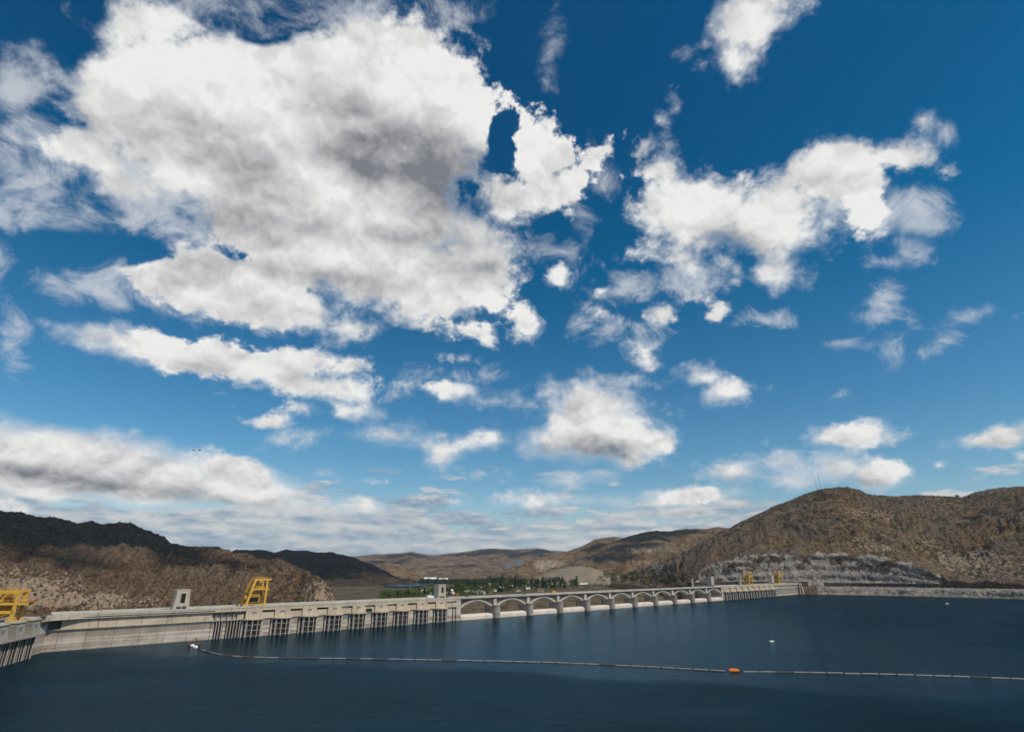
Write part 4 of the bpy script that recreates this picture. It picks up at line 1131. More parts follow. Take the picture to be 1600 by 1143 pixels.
vehicle(on_crest(822, 2.0, 19.0), DAM_ROT, 'blue', 'blue-grey car on the bridge road left of the orange truck')
vehicle(on_crest(675, 3.0, 19.26), DAM_ROT, 'white', 'white box truck parked left of the square concrete tower', 'truck')
vehicle(on_crest(667, 6.0, 19.26), DAM_ROT, 'white', 'white car parked left of the white box truck')
# lamp posts along the crest
lp = thing('lamp_post', (0, 0, -500), 0, '', 'lamp post', 'thin lamp posts along the crest road')
MB().tube((0, 0, 0), (0, 0, 7.5), 0.11, 6, 0.07).build('post', M['steel'], lp)
MB().beam((0, 0, 7.4), (0, -1.6, 7.7), 0.09).build('arm', M['steel'], lp)
MB().box(-0.15, 0.15, -2.1, -1.5, 7.6, 7.78).build('lamp_head', M['deck'], lp)
first = True
spots = [('above a spillway pier', [SP0 + BAY * k for k in range(1, 11)]), ('on the intake section left of the square tower', [130 + 26 * k for k in range(6)]), ('on the smooth wall at the left', [30, 56])]
for wh, ss in spots:
    for s in ss:
        lab = 'thin dark lamp post ' + wh
        if first:
            lp.location = dam_pt(s, 10.2, 18.9); lp.rotation_euler[2] = DAM_ROT; lp['label'] = lab; first = False
        else:
            copy_tree(lp, dam_pt(s, 10.2, 18.9), DAM_ROT, lab)

# ---------------------------------------------------------------- dark retaining wall and car park behind the far end
wp = [at_dist(1076, 905, 1120), at_dist(1125, 905, 1165), at_dist(1180, 905.5, 1205), at_dist(1215, 906, 1225), at_dist(1262, 907, 1262)]
WZ = 21.5
rw = thing('retaining_wall', (*wp[0][:2], 0), 0, 'long dark grey retaining wall below the car park behind the far cranes', 'wall')
M['darkwall'] = concrete('dark_wall_and_road_shade', (0.062, 0.060, 0.060), (0.035, 0.034, 0.034))
for k in range(4):
    p0, p1 = np.array(wp[k][:2]) - wp[0][:2], np.array(wp[k + 1][:2]) - wp[0][:2]
    L = np.hypot(*(p1 - p0)); u_ = (p1 - p0) / L
    n_ = max(1, round(L / 12))
    for j in range(n_):
        q0, q1 = p0 + u_ * (L * j / n_), p0 + u_ * (L * (j + 1) / n_ - 0.3)
        nx, ny = -u_[1], u_[0]
        MB().prism([tuple(q0), tuple(q1), (q1[0] + nx * 3, q1[1] + ny * 3), (q0[0] + nx * 3, q0[1] + ny * 3)], -12, WZ).build('wall_panel', M['darkwall'], rw)
        MB().prism([(q0[0] - nx * .4, q0[1] - ny * .4), (q1[0] - nx * .4, q1[1] - ny * .4), (q1[0] + nx * 3.2, q1[1] + ny * 3.2), (q0[0] + nx * 3.2, q0[1] + ny * 3.2)], WZ + .01, WZ + 0.7).build('coping', M['pier'], rw)
MB().box(4.0, 7.2, -3.2, 0.0, -12, 27).build('light_buttress', M['tower'], rw)
pk = MB().prism([(p[0], p[1]) for p in wp] + [(wp[4][0] + 12, wp[4][1] + 30), (wp[0][0] + 5, wp[0][1] + 40)], 20.6, 21.0).build('car_park', M['asphalt'])
tag(pk, kind='structure')
def behind(px, back, z=21.75):
    p = at_dist(px, 904, 0); q = [np.interp(px, [1076, 1125, 1180, 1215, 1262], [w_[i] for w_ in wp]) for i in (0, 1)]
    h = math.hypot(*q)
    return (q[0] * (1 + back / h), q[1] * (1 + back / h), z)
for px, c_, lab, kd in ((1089, 'white', 'white box truck, leftmost on the dark retaining wall', 'truck'), (1094, 'white', 'white car between the white truck and the red truck on the dark wall', 'car'),
                    (1098, 'red', 'small red truck parked on top of the dark retaining wall', 'truck'), (1133, 'white', 'white car parked behind the grey tower at the far end', 'car')):
    vehicle(behind(px, 1.0 if False else 6.0, 21.0), DAM_ROT, c_, lab, kd)
cn = thing('concrete_fin', behind(1157, -8, 0), DAM_ROT, 'pale triangular concrete fin in front of the dark wall, left of the far yellow crane', 'wall')
b = MB(); b.v = [(-6, 0, 10), (2, 0, 10), (2, 0, 31), (0.5, 0, 31), (-6, 3, 10), (2, 3, 10), (2, 3, 31), (0.5, 3, 31)]
b.f = [(0, 1, 2, 3), (7, 6, 5, 4)] + [(i, 4 + i, 4 + (i + 1) % 4, (i + 1) % 4) for i in range(4)]
b.build('fin_panel', M['tower'], cn)
# dark strip along the bench, added in place of the road's shadow band
px_, ux_, uy_, db_, zr_, dr_ = HRD
bw = thing('road_shade_strip', (0, 0, 0), 0, 'long low dark strip standing in for road shadow below the grey cliff', 'wall')
PXW = np.linspace(1262, 1500, 26)
for k in range(25):
    def wpt(px, back): 
        r_ = np.interp(px, px_, db_) + 52 + back
        return (np.interp(px, px_, ux_) * r_, np.interp(px, px_, uy_) * r_)
    hgt = 19.4 if k < 18 else 19.4 - (k - 17) * 0.5
    MB().prism([wpt(PXW[k], 0), wpt(PXW[k + 1] - 0.25, 0), wpt(PXW[k + 1] - 0.25, 1.0), wpt(PXW[k], 1.0)], 9, hgt).build('wall_panel', M['darkwall'], bw)

# ---------------------------------------------------------------- floating boom
M['boom'] = plain('weathered_boom_float', (0.30, 0.26, 0.23), 0.7, 0.3, 0.8, dirt=(0.10, 0.05, 0.035))
M['boomd'] = plain('rusty_boom_float', (0.13, 0.075, 0.055), 0.8, 0.3, 0.8)
M['orange'] = plain('orange_buoy_paint', (0.80, 0.20, 0.02), 0.5, 0.15)
M['whitep'] = plain('white_paint', (0.78, 0.77, 0.74), 0.5, 0.15)
bp = [(309, 1013), (330, 1019), (350, 1022.5), (375, 1025), (410, 1026.5), (460, 1027.5), (540, 1028.3), (640, 1029.8), (760, 1031.8), (880, 1035), (960, 1038.5), (1040, 1042.5), (1100, 1046), (1140, 1048.3), (1157, 1048.6), (1220, 1049.3),
      (1300, 1050.8), (1380, 1052.7), (1460, 1055), (1540, 1057.6), (1600, 1060), (1700, 1064.5), (1850, 1072)]
W3 = np.array([at(x, y, 0.15) for x, y in bp])
cum = np.concatenate([[0], np.cumsum(np.hypot(np.diff(W3[:, 0]), np.diff(W3[:, 1])))])
def along(d): return np.array([np.interp(d, cum, W3[:, i]) for i in range(3)])
boom = thing('floating_boom', tuple(W3[0]), 0, 'long thin floating boom of linked logs curving across the lake below the dam', 'boom')
SEG, GAP = 7.4, 0.8
lm = [MB().tube((0, 0, 0), (SEG - GAP, 0, 0), 0.34, 8).mesh('boom_log', M[k]) for k in ('boom', 'boomd', 'boom')]
link_m = MB().box(-GAP, 0, -0.08, 0.08, -0.08, 0.08).mesh('link_chain', M['steel'])
dcur, k = 0.0, 0
d_or = np.interp(13.4, range(len(bp)), cum)
while dcur < cum[-1] - SEG:
    a_, b_ = along(dcur), along(dcur + SEG)
    if not (dcur + SEG * .5 > d_or - 3.2 and dcur + SEG * .5 < d_or + 3.2):
        frac = dcur / cum[-1]
        me_ = lm[1] if (k % 5 in (0, 2) and frac < 0.3) or k % 11 == 0 else lm[0]
        o = link('boom_log', me_, boom, tuple(a_ - W3[0] + rng.normal(0, 0.10, 3) * (1, 1, 0.4)), math.atan2(b_[1] - a_[1], b_[0] - a_[0]) + rng.normal(0, 0.022))
        link('link_chain', link_m, o)
    dcur += SEG; k += 1
p_ = at(1147, 1048.6, 0); a_, b_ = along(d_or - 3), along(d_or + 3)
ob = thing('orange_buoy', (p_[0], p_[1], 0), math.atan2(b_[1] - a_[1], b_[0] - a_[0]), 'bright orange cylindrical float set in the line of the boom', 'buoy')
MB().tube((-2.0, 0, 0.40), (2.0, 0, 0.40), 0.8, 16).build('float_drum', M['orange'], ob)
MB().tube((-2.3, 0, 0.40), (-2.0, 0, 0.40), 0.5, 12).build('end_cap', M['orange'], ob)
MB().tube((2.0, 0, 0.40), (2.3, 0, 0.40), 0.5, 12).build('end_cap', M['orange'], ob)
MB().box(-1.4, 1.4, -0.3, 0.3, 1.17, 1.32).build('top_plate', M['orange'], ob)
# anchor raft and white buoys at the left end
p_ = at(304, 1007, 0)
ra = thing('anchor_raft', (p_[0], p_[1], 0), 0.4, 'brown triangular anchor frame on the water where the boom starts', 'raft')
MB().prism([(-3.6, -2.2), (3.8, -2.8), (0.4, 4.2)], 0.0, 0.9).build('deck', M['boomd'], ra)
for q0, q1 in (((-3.4, -2, .9), (0, 0, 4.2)), ((3.6, -2.4, .9), (0, 0, 4.2)), ((0.4, 3.9, .9), (0, 0, 4.2))):
    MB().beam(q0, q1, 0.35).build('strut', M['boomd'], ra)
MB().beam((-2, -1, 0.9), (-3.5, 1, 2.5), 0.3).build('strut', M['boomd'], ra)
def buoy(px, py, r, label):
    p_ = at(px, py, 0)
    o = thing('white_buoy', (p_[0], p_[1], 0), 0, label, 'buoy', 'white buoys on the lake')
    MB().lathe([(r * 0.7, -0.4), (r, 0.2), (r, 0.7), (r * 0.75, 1.15), (r * 0.3, 1.35)], 14).build('float', M['whitep'], o)
    MB().tube((0, 0, 1.3), (0, 0, 1.9), 0.09, 6).build('lifting_eye', M['steel'], o)
buoy(300.5, 1009.5, 1.25, 'round white buoy at the boom anchor, nearer the dam wall')
buoy(305.5, 1011.8, 1.2, 'round white buoy at the boom anchor, touching the first boom log')
def launch(px, py, k, label):
    p_ = at(px, py, 0)
    o = thing('mooring_float', (p_[0], p_[1], 0), 0.1, label, 'float')
    MB().prism([(-2.6 * k, -1.2 * k), (2.0 * k, -1.2 * k), (3.0 * k, 0), (2.0 * k, 1.2 * k), (-2.6 * k, 1.2 * k)], -0.3, 0.7 * k).build('hull', M['whitep'], o)
    MB().box(-1.4 * k, 1.0 * k, -0.8 * k, 0.8 * k, 0.7 * k, 1.5 * k).build('cabin', M['whitep'], o)
    MB().box(-1.42 * k, 1.02 * k, -0.5 * k, 0.5 * k, 0.95 * k, 1.25 * k).build('window_band', M['glass'], o)
launch(1206, 1002, 0.6, 'small white float alone on the dark lake, above the orange buoy')
launch(1480, 943, 0.8, 'tiny far white float near the rocky right shore')

# ---------------------------------------------------------------- radio masts on the summit
def mast(px, yb, yt, dist, w_, label):
    b_, t_ = at_dist(px, yb, dist), at_dist(px, yt, dist)
    o = thing('radio_mast', (b_[0], b_[1], b_[2] - 3), 0, label, 'mast', 'radio masts on the right hill')
    h = t_[2] - b_[2] + 3
    for i in range(3):
        a_ = i * 2.0944
        MB().beam((w_ * math.cos(a_), w_ * math.sin(a_), 0), (w_ * math.cos(a_) * 0.7, w_ * math.sin(a_) * 0.7, h), w_ * 0.35).build('mast_leg', M['steel'], o)
    n = int(h / 4)
    for k in range(n):
        z = h * k / n
        P_ = [(w_ * (1 - 0.3 * z / h) * math.cos(i * 2.0944), w_ * (1 - 0.3 * z / h) * math.sin(i * 2.0944)) for i in range(3)]
        for i in range(3):
            MB().beam((*P_[i], z), (*P_[(i + 1) % 3], z + h / n), w_ * 0.22).build('lattice_bar', M['steel'], o)
    MB().tube((0, 0, h), (0, 0, h + 4), 0.15, 6).build('antenna', M['steel'], o)
mast(1282.5, 766, 741, 1800, 0.42, 'tallest of the three thin radio masts on the right hill summit')
mast(1277, 769, 751.5, 1800, 0.3, 'thin radio mast furthest left on the summit of the right hill')
mast(1279.8, 768, 756, 1800, 0.25, 'shortest radio mast, in the middle of the three on the right hill')

# ---------------------------------------------------------------- two birds
M['bird'] = plain('dark_bird_feathers', (0.02, 0.03, 0.035), 0.8, 0.1)
def bird(px, py, dist, rot, label):
    p_ = at_dist(px, py, dist)
    o = thing('flying_bird', p_, rot, label, 'bird')
    secs = [(-0.55, 0.02), (-0.42, 0.05), (-0.15, 0.10), (0.1, 0.12), (0.3, 0.08), (0.42, 0.06), (0.52, 0.055), (0.60, 0.02), (0.68, 0.008)]
    b = MB(); n = 8
    for x, r_ in secs:
        for i in range(n):
            a_ = 2 * math.pi * i / n
            b.v.append((x * 1.3, math.cos(a_) * r_, math.sin(a_) * r_ * 0.9 + (0.04 if x > 0.3 else 0)))
    for k in range(len(secs) - 1):
        for i in range(n):
            b.f.append((k * n + i, k * n + (i + 1) % n, (k + 1) * n + (i + 1) % n, (k + 1) * n + i))
    for sy in (-1, 1):                            # wings: raised inner half, drooping slotted tip
        B = len(b.v)
        W_ = [(0.30, 0.08, 0.05), (-0.12, 0.08, 0.05), (0.42, 0.65, 0.32), (-0.10, 0.65, 0.30), (0.22, 1.25, 0.12), (-0.18, 1.15, 0.12), (-0.02, 1.55, -0.10)]
        b.v += [(x, sy * y, z) for x, y, z in W_] + [(x, sy * y, z - 0.035) for x, y, z in W_]
        F_ = [(0, 2, 3, 1), (2, 4, 5, 3), (4, 6, 5)]
        b.f += [tuple(B + i for i in f) for f in F_] + [tuple(B + 7 + i for i in f[::-1]) for f in F_]
        rim = [0, 2, 4, 6, 5, 3, 1]
        b.f += [(B + rim[i], B + 7 + rim[i], B + 7 + rim[(i + 1) % 7], B + rim[(i + 1) % 7]) for i in range(7)]
    b.v += [(-0.62, 0, 0.02), (-1.05, 0.20, 0.0), (-1.05, -0.20, 0.0), (-0.62, 0, -0.02), (-1.05, 0.20, -0.03), (-1.05, -0.20, -0.03)]
    B = len(b.v) - 6
    b.f += [(B, B + 1, B + 2), (B + 5, B + 4, B + 3), (B, B + 3, B + 4, B + 1), (B + 1, B + 4, B + 5, B + 2), (B + 2, B + 5, B + 3, B)]
    b.build('body', M['bird'], o)
bird(302, 703, 300, R(35), 'dark bird on the left of the pair flying above the left hill')
bird(311.5, 703, 300, R(30), 'dark bird on the right of the pair flying above the left hill')
# ---------------------------------------------------------------- trees
def leaf_mat(name, c1, c2):
    m, t = mat(name)
    n = t.noise(t.pos, 0.35, 3, 0.6)
    oi = t.new('ShaderNodeObjectInfo').outputs['Random']
    c = t.mix(t.map(n, 0.35, 0.65), c1, c2)
    hs = t.new('ShaderNodeHueSaturation')
    t.put(hs.inputs['Color'], c)
    t.put(hs.inputs['Value'], t.map(oi, 0, 1, 0.7, 1.35, smooth=False))
    t.put(hs.inputs['Hue'], t.map(oi, 0, 1, 0.485, 0.515, smooth=False))
    t.put(t.b.inputs['Base Color'], hs.outputs[0])
    t.b.inputs['Specular IOR Level'].default_value = 0.15
    return m
M['bark'] = plain('grey_brown_bark', (0.10, 0.075, 0.055), 0.95, 0.2)
LM = [leaf_mat('broad_leaf_green', (0.085, 0.115, 0.026), (0.042, 0.064, 0.018)), leaf_mat('spring_leaf_green', (0.135, 0.150, 0.035), (0.060, 0.085, 0.022)),
      leaf_mat('dark_conifer_green', (0.022, 0.040, 0.020), (0.012, 0.026, 0.014)), leaf_mat('dark_shrub_green', (0.035, 0.048, 0.022), (0.022, 0.032, 0.016))]
def crown_mesh(name, h, w_, n, kind, mt, seed):
    r = random.Random(seed)
    V, F = [], []
    lobes = [(r.uniform(-.5, .5) * w_, r.uniform(-.5, .5) * w_, h * r.uniform(.4, .85), w_ * r.uniform(.35, .6)) for _ in range(6)] + [(0, 0, h * .62, w_ * .7)]
    for k in range(n):
        if kind == 'cone':
            z = h * (0.10 + 0.9 * r.random() ** 1.3); rr = w_ * 0.6 * (1 - z / h) ** 0.8 * (0.55 + 0.5 * r.random()) + 0.1
            a = r.uniform(0, 6.283); p = (math.cos(a) * rr, math.sin(a) * rr, z)
        elif kind == 'poplar':
            z = h * (0.08 + 0.92 * r.random()); rr = w_ * 0.5 * math.sin(min(1, (z / h) * 1.02) * math.pi) ** 0.6 * (0.5 + 0.5 * r.random()) + .1
            a = r.uniform(0, 6.283); p = (math.cos(a) * rr, math.sin(a) * rr, z)
        else:
            lx, ly, lz, lr = lobes[r.randrange(len(lobes))]
            u = Vector((r.gauss(0, 1), r.gauss(0, 1), r.gauss(0, 1))).normalized() * lr * (0.6 + 0.45 * r.random())
            p = (lx + u.x, ly + u.y, max(h * .15, lz + u.z * 0.85))
        s = h * r.uniform(0.05, 0.10)
        ax = Vector((r.gauss(0, 1), r.gauss(0, 1), r.gauss(0, 1))).normalized()
        bx = ax.cross(Vector((r.gauss(0, 1), r.gauss(0, 1), r.gauss(0, 1)))).normalized()
        P = Vector(p); b = len(V)
        V += [tuple(P + ax * s), tuple(P + bx * s * .8), tuple(P - ax * s), tuple(P - bx * s * .8)]
        F.append((b, b + 1, b + 2, b + 3))
    me = bpy.data.meshes.new(name); me.from_pydata(V, [], F); me.update(); me.materials.append(mt)
    return me
def trunk_mesh(h, w_):
    b = MB().tube((0, 0, -1), (0, 0, h * .6), h * .028, 6, h * .012)
    for i in range(4):
        a = i * 1.6
        b.tube((0, 0, h * (.22 + .08 * i)), (math.cos(a) * w_ * .4, math.sin(a) * w_ * .4, h * (.5 + .08 * i)), h * .012, 5, h * .004)
    return b.mesh('trunk', M['bark'])
PROTO = []
for i, (kind, h, w_, mt) in enumerate((('round', 10, 8.5, 0), ('round', 11, 9.5, 1), ('cone', 13, 6.5, 2), ('poplar', 15, 4.8, 0), ('round', 8.5, 9, 0), ('cone', 10, 5.5, 2), ('round', 12, 10, 2))):
    PROTO.append((kind, mt, crown_mesh('crown', h, w_, 170, kind, LM[mt], 20 + i), trunk_mesh(h, w_)))
KN = {('round', 0): 'rounded mid green tree', ('round', 1): 'pale spring green tree', ('cone', 2): 'dark pointed conifer', ('poplar', 0): 'tall narrow poplar', ('round', 2): 'large dark green tree'}
def hit_valley(px, py):
    d = ray(px, py); hl = math.hypot(d[0], d[1])
    D_ = np.linspace(700, 6000, 2600)
    x, y = d[0] / hl * D_, d[1] / hl * D_
    z = HC + d[2] / hl * D_
    g = valley_z(x, y)
    k = np.argmax(z < g)
    return (float(x[k]), float(y[k]), float(g[k])) if z[k] < g[k] else None
ntree = 0
ORD = 'first second third fourth fifth sixth seventh eighth ninth tenth eleventh'.split()
def place_label(px, what):
    b = int((s_at(px, 19) - SP0) // BAY)
    if px < 640: return what + ' in the green belt, well left of the square tower'
    if px < 684: return what + ' in the green belt just left of the square tower'
    if b < 0: return what + ' right beside the square tower at the bridge end'
    return what + ' seen above the %s bridge arch from the square tower' % ORD[min(b, 10)]
def tree(px, py, pi, k, where):
    global ntree
    p = hit_valley(px, py)
    if p is None: return
    kind, mt, cm, tm = PROTO[pi]
    t = thing('tree', p, random.uniform(0, 6.28), place_label(px, ('tall ' if k > 1.3 and kind != 'poplar' else 'small ' if k < 0.95 else '') + KN[(kind, mt)]), 'tree', 'trees of the valley town')
    t.scale = (k * random.uniform(.85, 1.15),) * 2 + (k * random.uniform(.85, 1.2),)
    link('crown', cm, t); link('trunk', tm, t)
    ntree += 1
rt = random.Random(5)
def strip(n, x0, x1, y0f, y1f, k0, k1, where, kinds=(0, 1, 2, 3, 4, 5, 6)):
    for i in range(n):
        x = rt.uniform(x0, x1); y = rt.uniform(y0f(x), y1f(x))
        tree(x, y, rt.choice(kinds), rt.uniform(k0, k1), where)
lin = lambda a, b, c, d: (lambda x: b + (d - b) * (x - a) / (c - a))
strip(34, 700, 900, lin(700, 922, 900, 911), lin(700, 930, 900, 917), 1.1, 1.9, 'among the white houses of the town', (0, 1, 6, 4, 2))
strip(46, 598, 680, lin(598, 937, 680, 926), lin(598, 938, 680, 931), 0.75, 1.35, 'in the green belt left of the square tower', (0, 1, 1, 4, 0, 2))
strip(60, 690, 800, lin(690, 921, 800, 918), lin(690, 931, 800, 926), 0.9, 1.55, 'in the town right of the square tower')
strip(54, 780, 905, lin(780, 911, 905, 909), lin(780, 922, 905, 919), 1.1, 2.0, 'in the town in front of the gravel heap')
strip(40, 870, 985, lin(870, 909, 985, 905), lin(870, 914, 985, 911), 1.1, 2.1, 'on the green strip below the gravel heap', (0, 2, 6, 0, 4, 5))

# far dark woods by the river and thick scrub belts: too many to count, one mass each
def mass(name, spots, h, w_, label, mt):
    V, F = [], []
    for (x, y, z) in spots:
        s = random.uniform(.6, 1.3)
        for j in range(16):
            a, rr = random.uniform(0, 6.28), w_ * s * random.random() ** .5
            hh = h * s * random.uniform(0.15, 1.0) * (1.15 - rr / (w_ * s * 1.2))
            P = Vector((x + math.cos(a) * rr, y + math.sin(a) * rr, z + hh))
            ax = Vector((random.gauss(0, 1), random.gauss(0, 1), random.gauss(0, 1))).normalized(); bx = ax.orthogonal().normalized()
            q = h * s * random.uniform(.12, .24); b = len(V)
            V += [tuple(P + ax * q), tuple(P + bx * q), tuple(P - ax * q), tuple(P - bx * q)]; F.append((b, b + 1, b + 2, b + 3))
    me = bpy.data.meshes.new(name); me.from_pydata(V, [], F); me.update(); me.materials.append(mt)
    return tag(link(name, me), label, 'woods', kind='stuff')
sp_ = []
for i in range(900):
    x = random.uniform(655, 900); y = random.uniform(904.0, 909.5) + (3 if x < 760 else 0)
    q = hit_valley(x, y)
    if q: sp_.append(q)
mass('far_woods', sp_, 12, 9, 'dark blue-green belt of distant woods beyond the town and the river', LM[2])
sp_ = []
for i in range(2600):
    x = random.uniform(596, 1040); b0 = np.interp(x, [596, 700, 800, 900, 1050], [934, 927, 917, 911, 908]); y = b0 + random.gauss(-1.5, 4.5)
    q = hit_valley(x, y)
    if q: sp_.append(q)
mass('town_shrubbery', sp_, 6, 7, 'low green shrubs and hedges between the houses of the town', LM[0])

# ---------------------------------------------------------------- houses
WALLS = {'white': plain('white_house_wall', (0.72, 0.70, 0.66), 0.8, 0.1), 'cream': plain('cream_house_wall', (0.55, 0.46, 0.35), 0.8, 0.1), 'grey': plain('grey_house_wall', (0.30, 0.30, 0.30), 0.8, 0.1), 'tan': plain('tan_house_wall', (0.36, 0.26, 0.18), 0.8, 0.1)}
ROOFS = {'white': plain('white_metal_roof', (0.78, 0.77, 0.75), 0.5, 0.05), 'grey': plain('grey_shingle_roof', (0.22, 0.215, 0.21), 0.9, 0.1), 'red': plain('red_roof', (0.32, 0.055, 0.05), 0.7, 0.1), 'brown': plain('brown_roof', (0.15, 0.09, 0.065), 0.9, 0.1), 'blue': plain('blue_metal_roof', (0.045, 0.12, 0.18), 0.5, 0.05), 'dome': plain('white_dome', (0.8, 0.8, 0.8), 0.5, 0.05)}
def house(px, py, w_, d_, h, wall, roof, rot, label, pitch=0.35, p=None):
    p = p or hit_valley(px, py)
    if p is None: return
    o = thing('house', p, rot, label, 'house', 'houses of the valley town')
    MB().box(-w_ / 2, w_ / 2, -d_ / 2, d_ / 2, -2 if w_ < 40 else -14, h).build('wall', WALLS[wall], o)
    rh = d_ * pitch
    e = 0.5
    b = MB()
    b.v = [(-w_ / 2 - e, -d_ / 2 - e, h + .01), (w_ / 2 + e, -d_ / 2 - e, h + .01), (w_ / 2 + e, d_ / 2 + e, h + .01), (-w_ / 2 - e, d_ / 2 + e, h + .01), (-w_ / 2 - e, 0, h + rh), (w_ / 2 + e, 0, h + rh)]
    b.f = [(3, 2, 1, 0), (0, 1, 5, 4), (2, 3, 4, 5), (0, 4, 3), (1, 2, 5)]
    b.build('roof', ROOFS[roof], o)
    for x in np.arange(-w_ / 2 + 1.8, w_ / 2 - 1.5, 3.6):
        MB().box(x, x + 1.3, -d_ / 2 - 0.06, -d_ / 2 + 0.1, h * .35, h * .75).build('window', M['glass'], o)
        MB().box(x, x + 1.3, d_ / 2 - 0.1, d_ / 2 + 0.06, h * .35, h * .75).build('window', M['glass'], o)
    MB().box(-0.5, 0.5, -d_ / 2 - 0.08, -d_ / 2 + 0.1, 0, h * .7).build('door', WALLS['tan'], o)
    return o
special = [(770, 917, 26, 14, 6, 'cream', 'white', 'long cream building with a flat white roof in the middle of the town'), (786, 917, 20, 12, 6, 'tan', 'brown', 'tan two storey house beside the long cream building'),
 (766, 922, 12, 10, 6, 'cream', 'white', 'square cream house below the long cream building'), (782, 921, 14, 10, 5, 'white', 'white', 'white house in front of the tan two storey house'),
 (711, 931.5, 15, 9, 2.6, 'grey', 'red', 'low building with a bright red roof right of the square tower'), (810, 923.5, 11, 8, 3.5, 'white', 'brown', 'small house with a brown roof behind the bridge in mid town'),
 (825, 921.5, 9, 8, 3.5, 'white', 'white', 'white cottage behind the second spillway pier'), (838, 917, 14, 9, 4, 'white', 'grey', 'white house with a grey roof among trees right of mid town'),
 (857, 910, 16, 9, 4, 'grey', 'white', 'grey house with a pale roof at the foot of the gravel heap'), (873, 912, 14, 9, 4, 'white', 'white', 'white house at the right end of the town trees'),
 (902, 905.5, 14, 10, 4, 'cream', 'white', 'cream house under the right flank of the gravel heap'), (921, 907, 16, 9, 4, 'white', 'white', 'white house on the green strip beyond the fifth arch'),
 (959, 904.5, 34, 12, 4, 'white', 'white', 'long low white roofed building on the green slope above the bridge'), (899, 914.5, 30, 9, 3.5, 'grey', 'grey', 'long grey shed on the bare ground beyond the bridge'),
 (912, 914, 26, 9, 3.5, 'grey', 'white', 'long pale shed right of the grey shed'), (741, 927.5, 18, 10, 3.5, 'grey', 'grey', 'grey workshop behind the dark red car'), (752, 927, 16, 9, 3.5, 'white', 'grey', 'white workshop right of the grey workshop'),
 (763, 926.5, 20, 9, 3.2, 'tan', 'brown', 'tan shed with a brown roof behind the first arch'), (845, 923, 14, 9, 4, 'cream', 'brown', 'cream house with a brown roof just over the bridge rail'),
 (672, 905.5, 60, 16, 6, 'white', 'white', 'long white warehouse by the river, left of the square tower'), (692, 906.5, 44, 16, 5, 'cream', 'white', 'cream warehouse with a white roof right of the long warehouse')]
for i, (px, py, w_, d_, h, wa, ro, lab) in enumerate(special):
    house(px, py, w_, d_, h, wa, ro, rt.uniform(-.5, .5), lab)
# scattered small houses: four looks by three quarters of the town, alike ones share a label
for i in range(44):
    px = rt.uniform(640, 985)
    b0 = np.interp(px, [640, 700, 800, 900, 985], [931, 927, 919, 911, 907])
    wa, ro = rt.choice([('white', 'white'), ('white', 'grey'), ('cream', 'brown'), ('white', 'white'), ('grey', 'grey')])
    house(px, b0 + rt.uniform(-5, 3), rt.uniform(9, 15), rt.uniform(7, 9), rt.uniform(3, 4.5), wa, ro, rt.uniform(-1, 1), place_label(px, 'small %s %s roofed house' % (wa, ro)))
# white dome on a post (water tank), blue roofed sheds on the far slope, tank on the right slope
p_ = hit_valley(705.5, 930)
wt = thing('water_tank', p_, 0, 'round white water tank on a short post, right of the square tower', 'tank')
MB().tube((0, 0, -1), (0, 0, 7), 0.7, 10).build('post', M['whitep'], wt)
MB().lathe([(0.8, 6.5), (3.2, 8), (3.7, 9.6), (3.0, 11.4), (1.2, 12.2)], 16).build('tank_bowl', ROOFS['dome'], wt)
dg = bpy.context.evaluated_depsgraph_get()
def on_land(px, py):
    dg = bpy.context.evaluated_depsgraph_get()
    hit, loc, *_ = scene.ray_cast(dg, Vector((0, 0, HC)), Vector(ray(px, py)).normalized())
    return tuple(loc) if hit else None
bpy.context.view_layer.update()
for px, py, w_, lab in ((794.5, 886.5, 36, 'blue roofed shed on the far hillside, left one of the two'), (810, 883.5, 38, 'blue roofed shed on the far hillside, right one of the two')):
    q = on_land(px, py)
    if q: house(0, 0, w_, 30, 9, 'grey', 'blue', 0.1, lab, 0.75, p=q)
q = on_land(1028, 887)
if q: house(0, 0, 26, 14, 5, 'grey', 'blue', -0.2, 'blue-grey metal shed on the grassy slope above the right half of the bridge', 0.2, p=q)
for i in range(62):                              # scattered trees on the slope above the right half of the bridge
    px = rt.uniform(935, 1066); py = rt.gauss(np.interp(px, [935, 1066], [902, 911]), 5.0)
    q = on_land(px, py)
    if not q or q[2] > 70: continue
    kind, mt, cm, tm = PROTO[rt.choice((0, 1, 4, 6, 4))]
    dist = math.hypot(q[0], q[1])
    t = thing('tree', q, rt.uniform(0, 6.28), place_label(px, ('tall ' if i % 3 == 0 else 'small ') + KN[(kind, mt)].replace(' tree', '') + ' tree').replace('seen above', 'on the slope above').replace(' from the square tower', ''), 'tree', 'trees of the valley town')
    kk = (0.95 if i % 3 == 0 else 0.6) * rt.uniform(.85, 1.15) * min(1.6, dist / 1400)
    t.scale = (kk * 1.15, kk * 1.15, kk)
    link('crown', cm, t); link('trunk', tm, t)
for px, py, k in ((1496, 777, 1.2), (1515, 777.5, 1.0), (1477, 776.5, 0.8)):
    q = on_land(px, py + 1.5)
    if q:
        kind, mt, cm, tm = PROTO[6 if k > 1 else 2]
        t = thing('tree', q, k, {1.2: 'dark lone tree on the right skyline, middle one of three', 1.0: 'dark lone tree on the right skyline, nearest the step in the ridge', 0.8: 'smallest dark lone tree on the right skyline, furthest left'}[k], 'tree')
        t.scale = (k * .7,) * 3
        link('crown', cm, t); link('trunk', tm, t)
q = on_land(1504, 823)
if q:
    t = thing('tree', q, 0, 'dark clump of low trees alone halfway up the right hillside', 'tree'); t.scale = (1.6, 1.2, .7)
    link('crown', PROTO[6][2], t); link('trunk', PROTO[6][3], t)

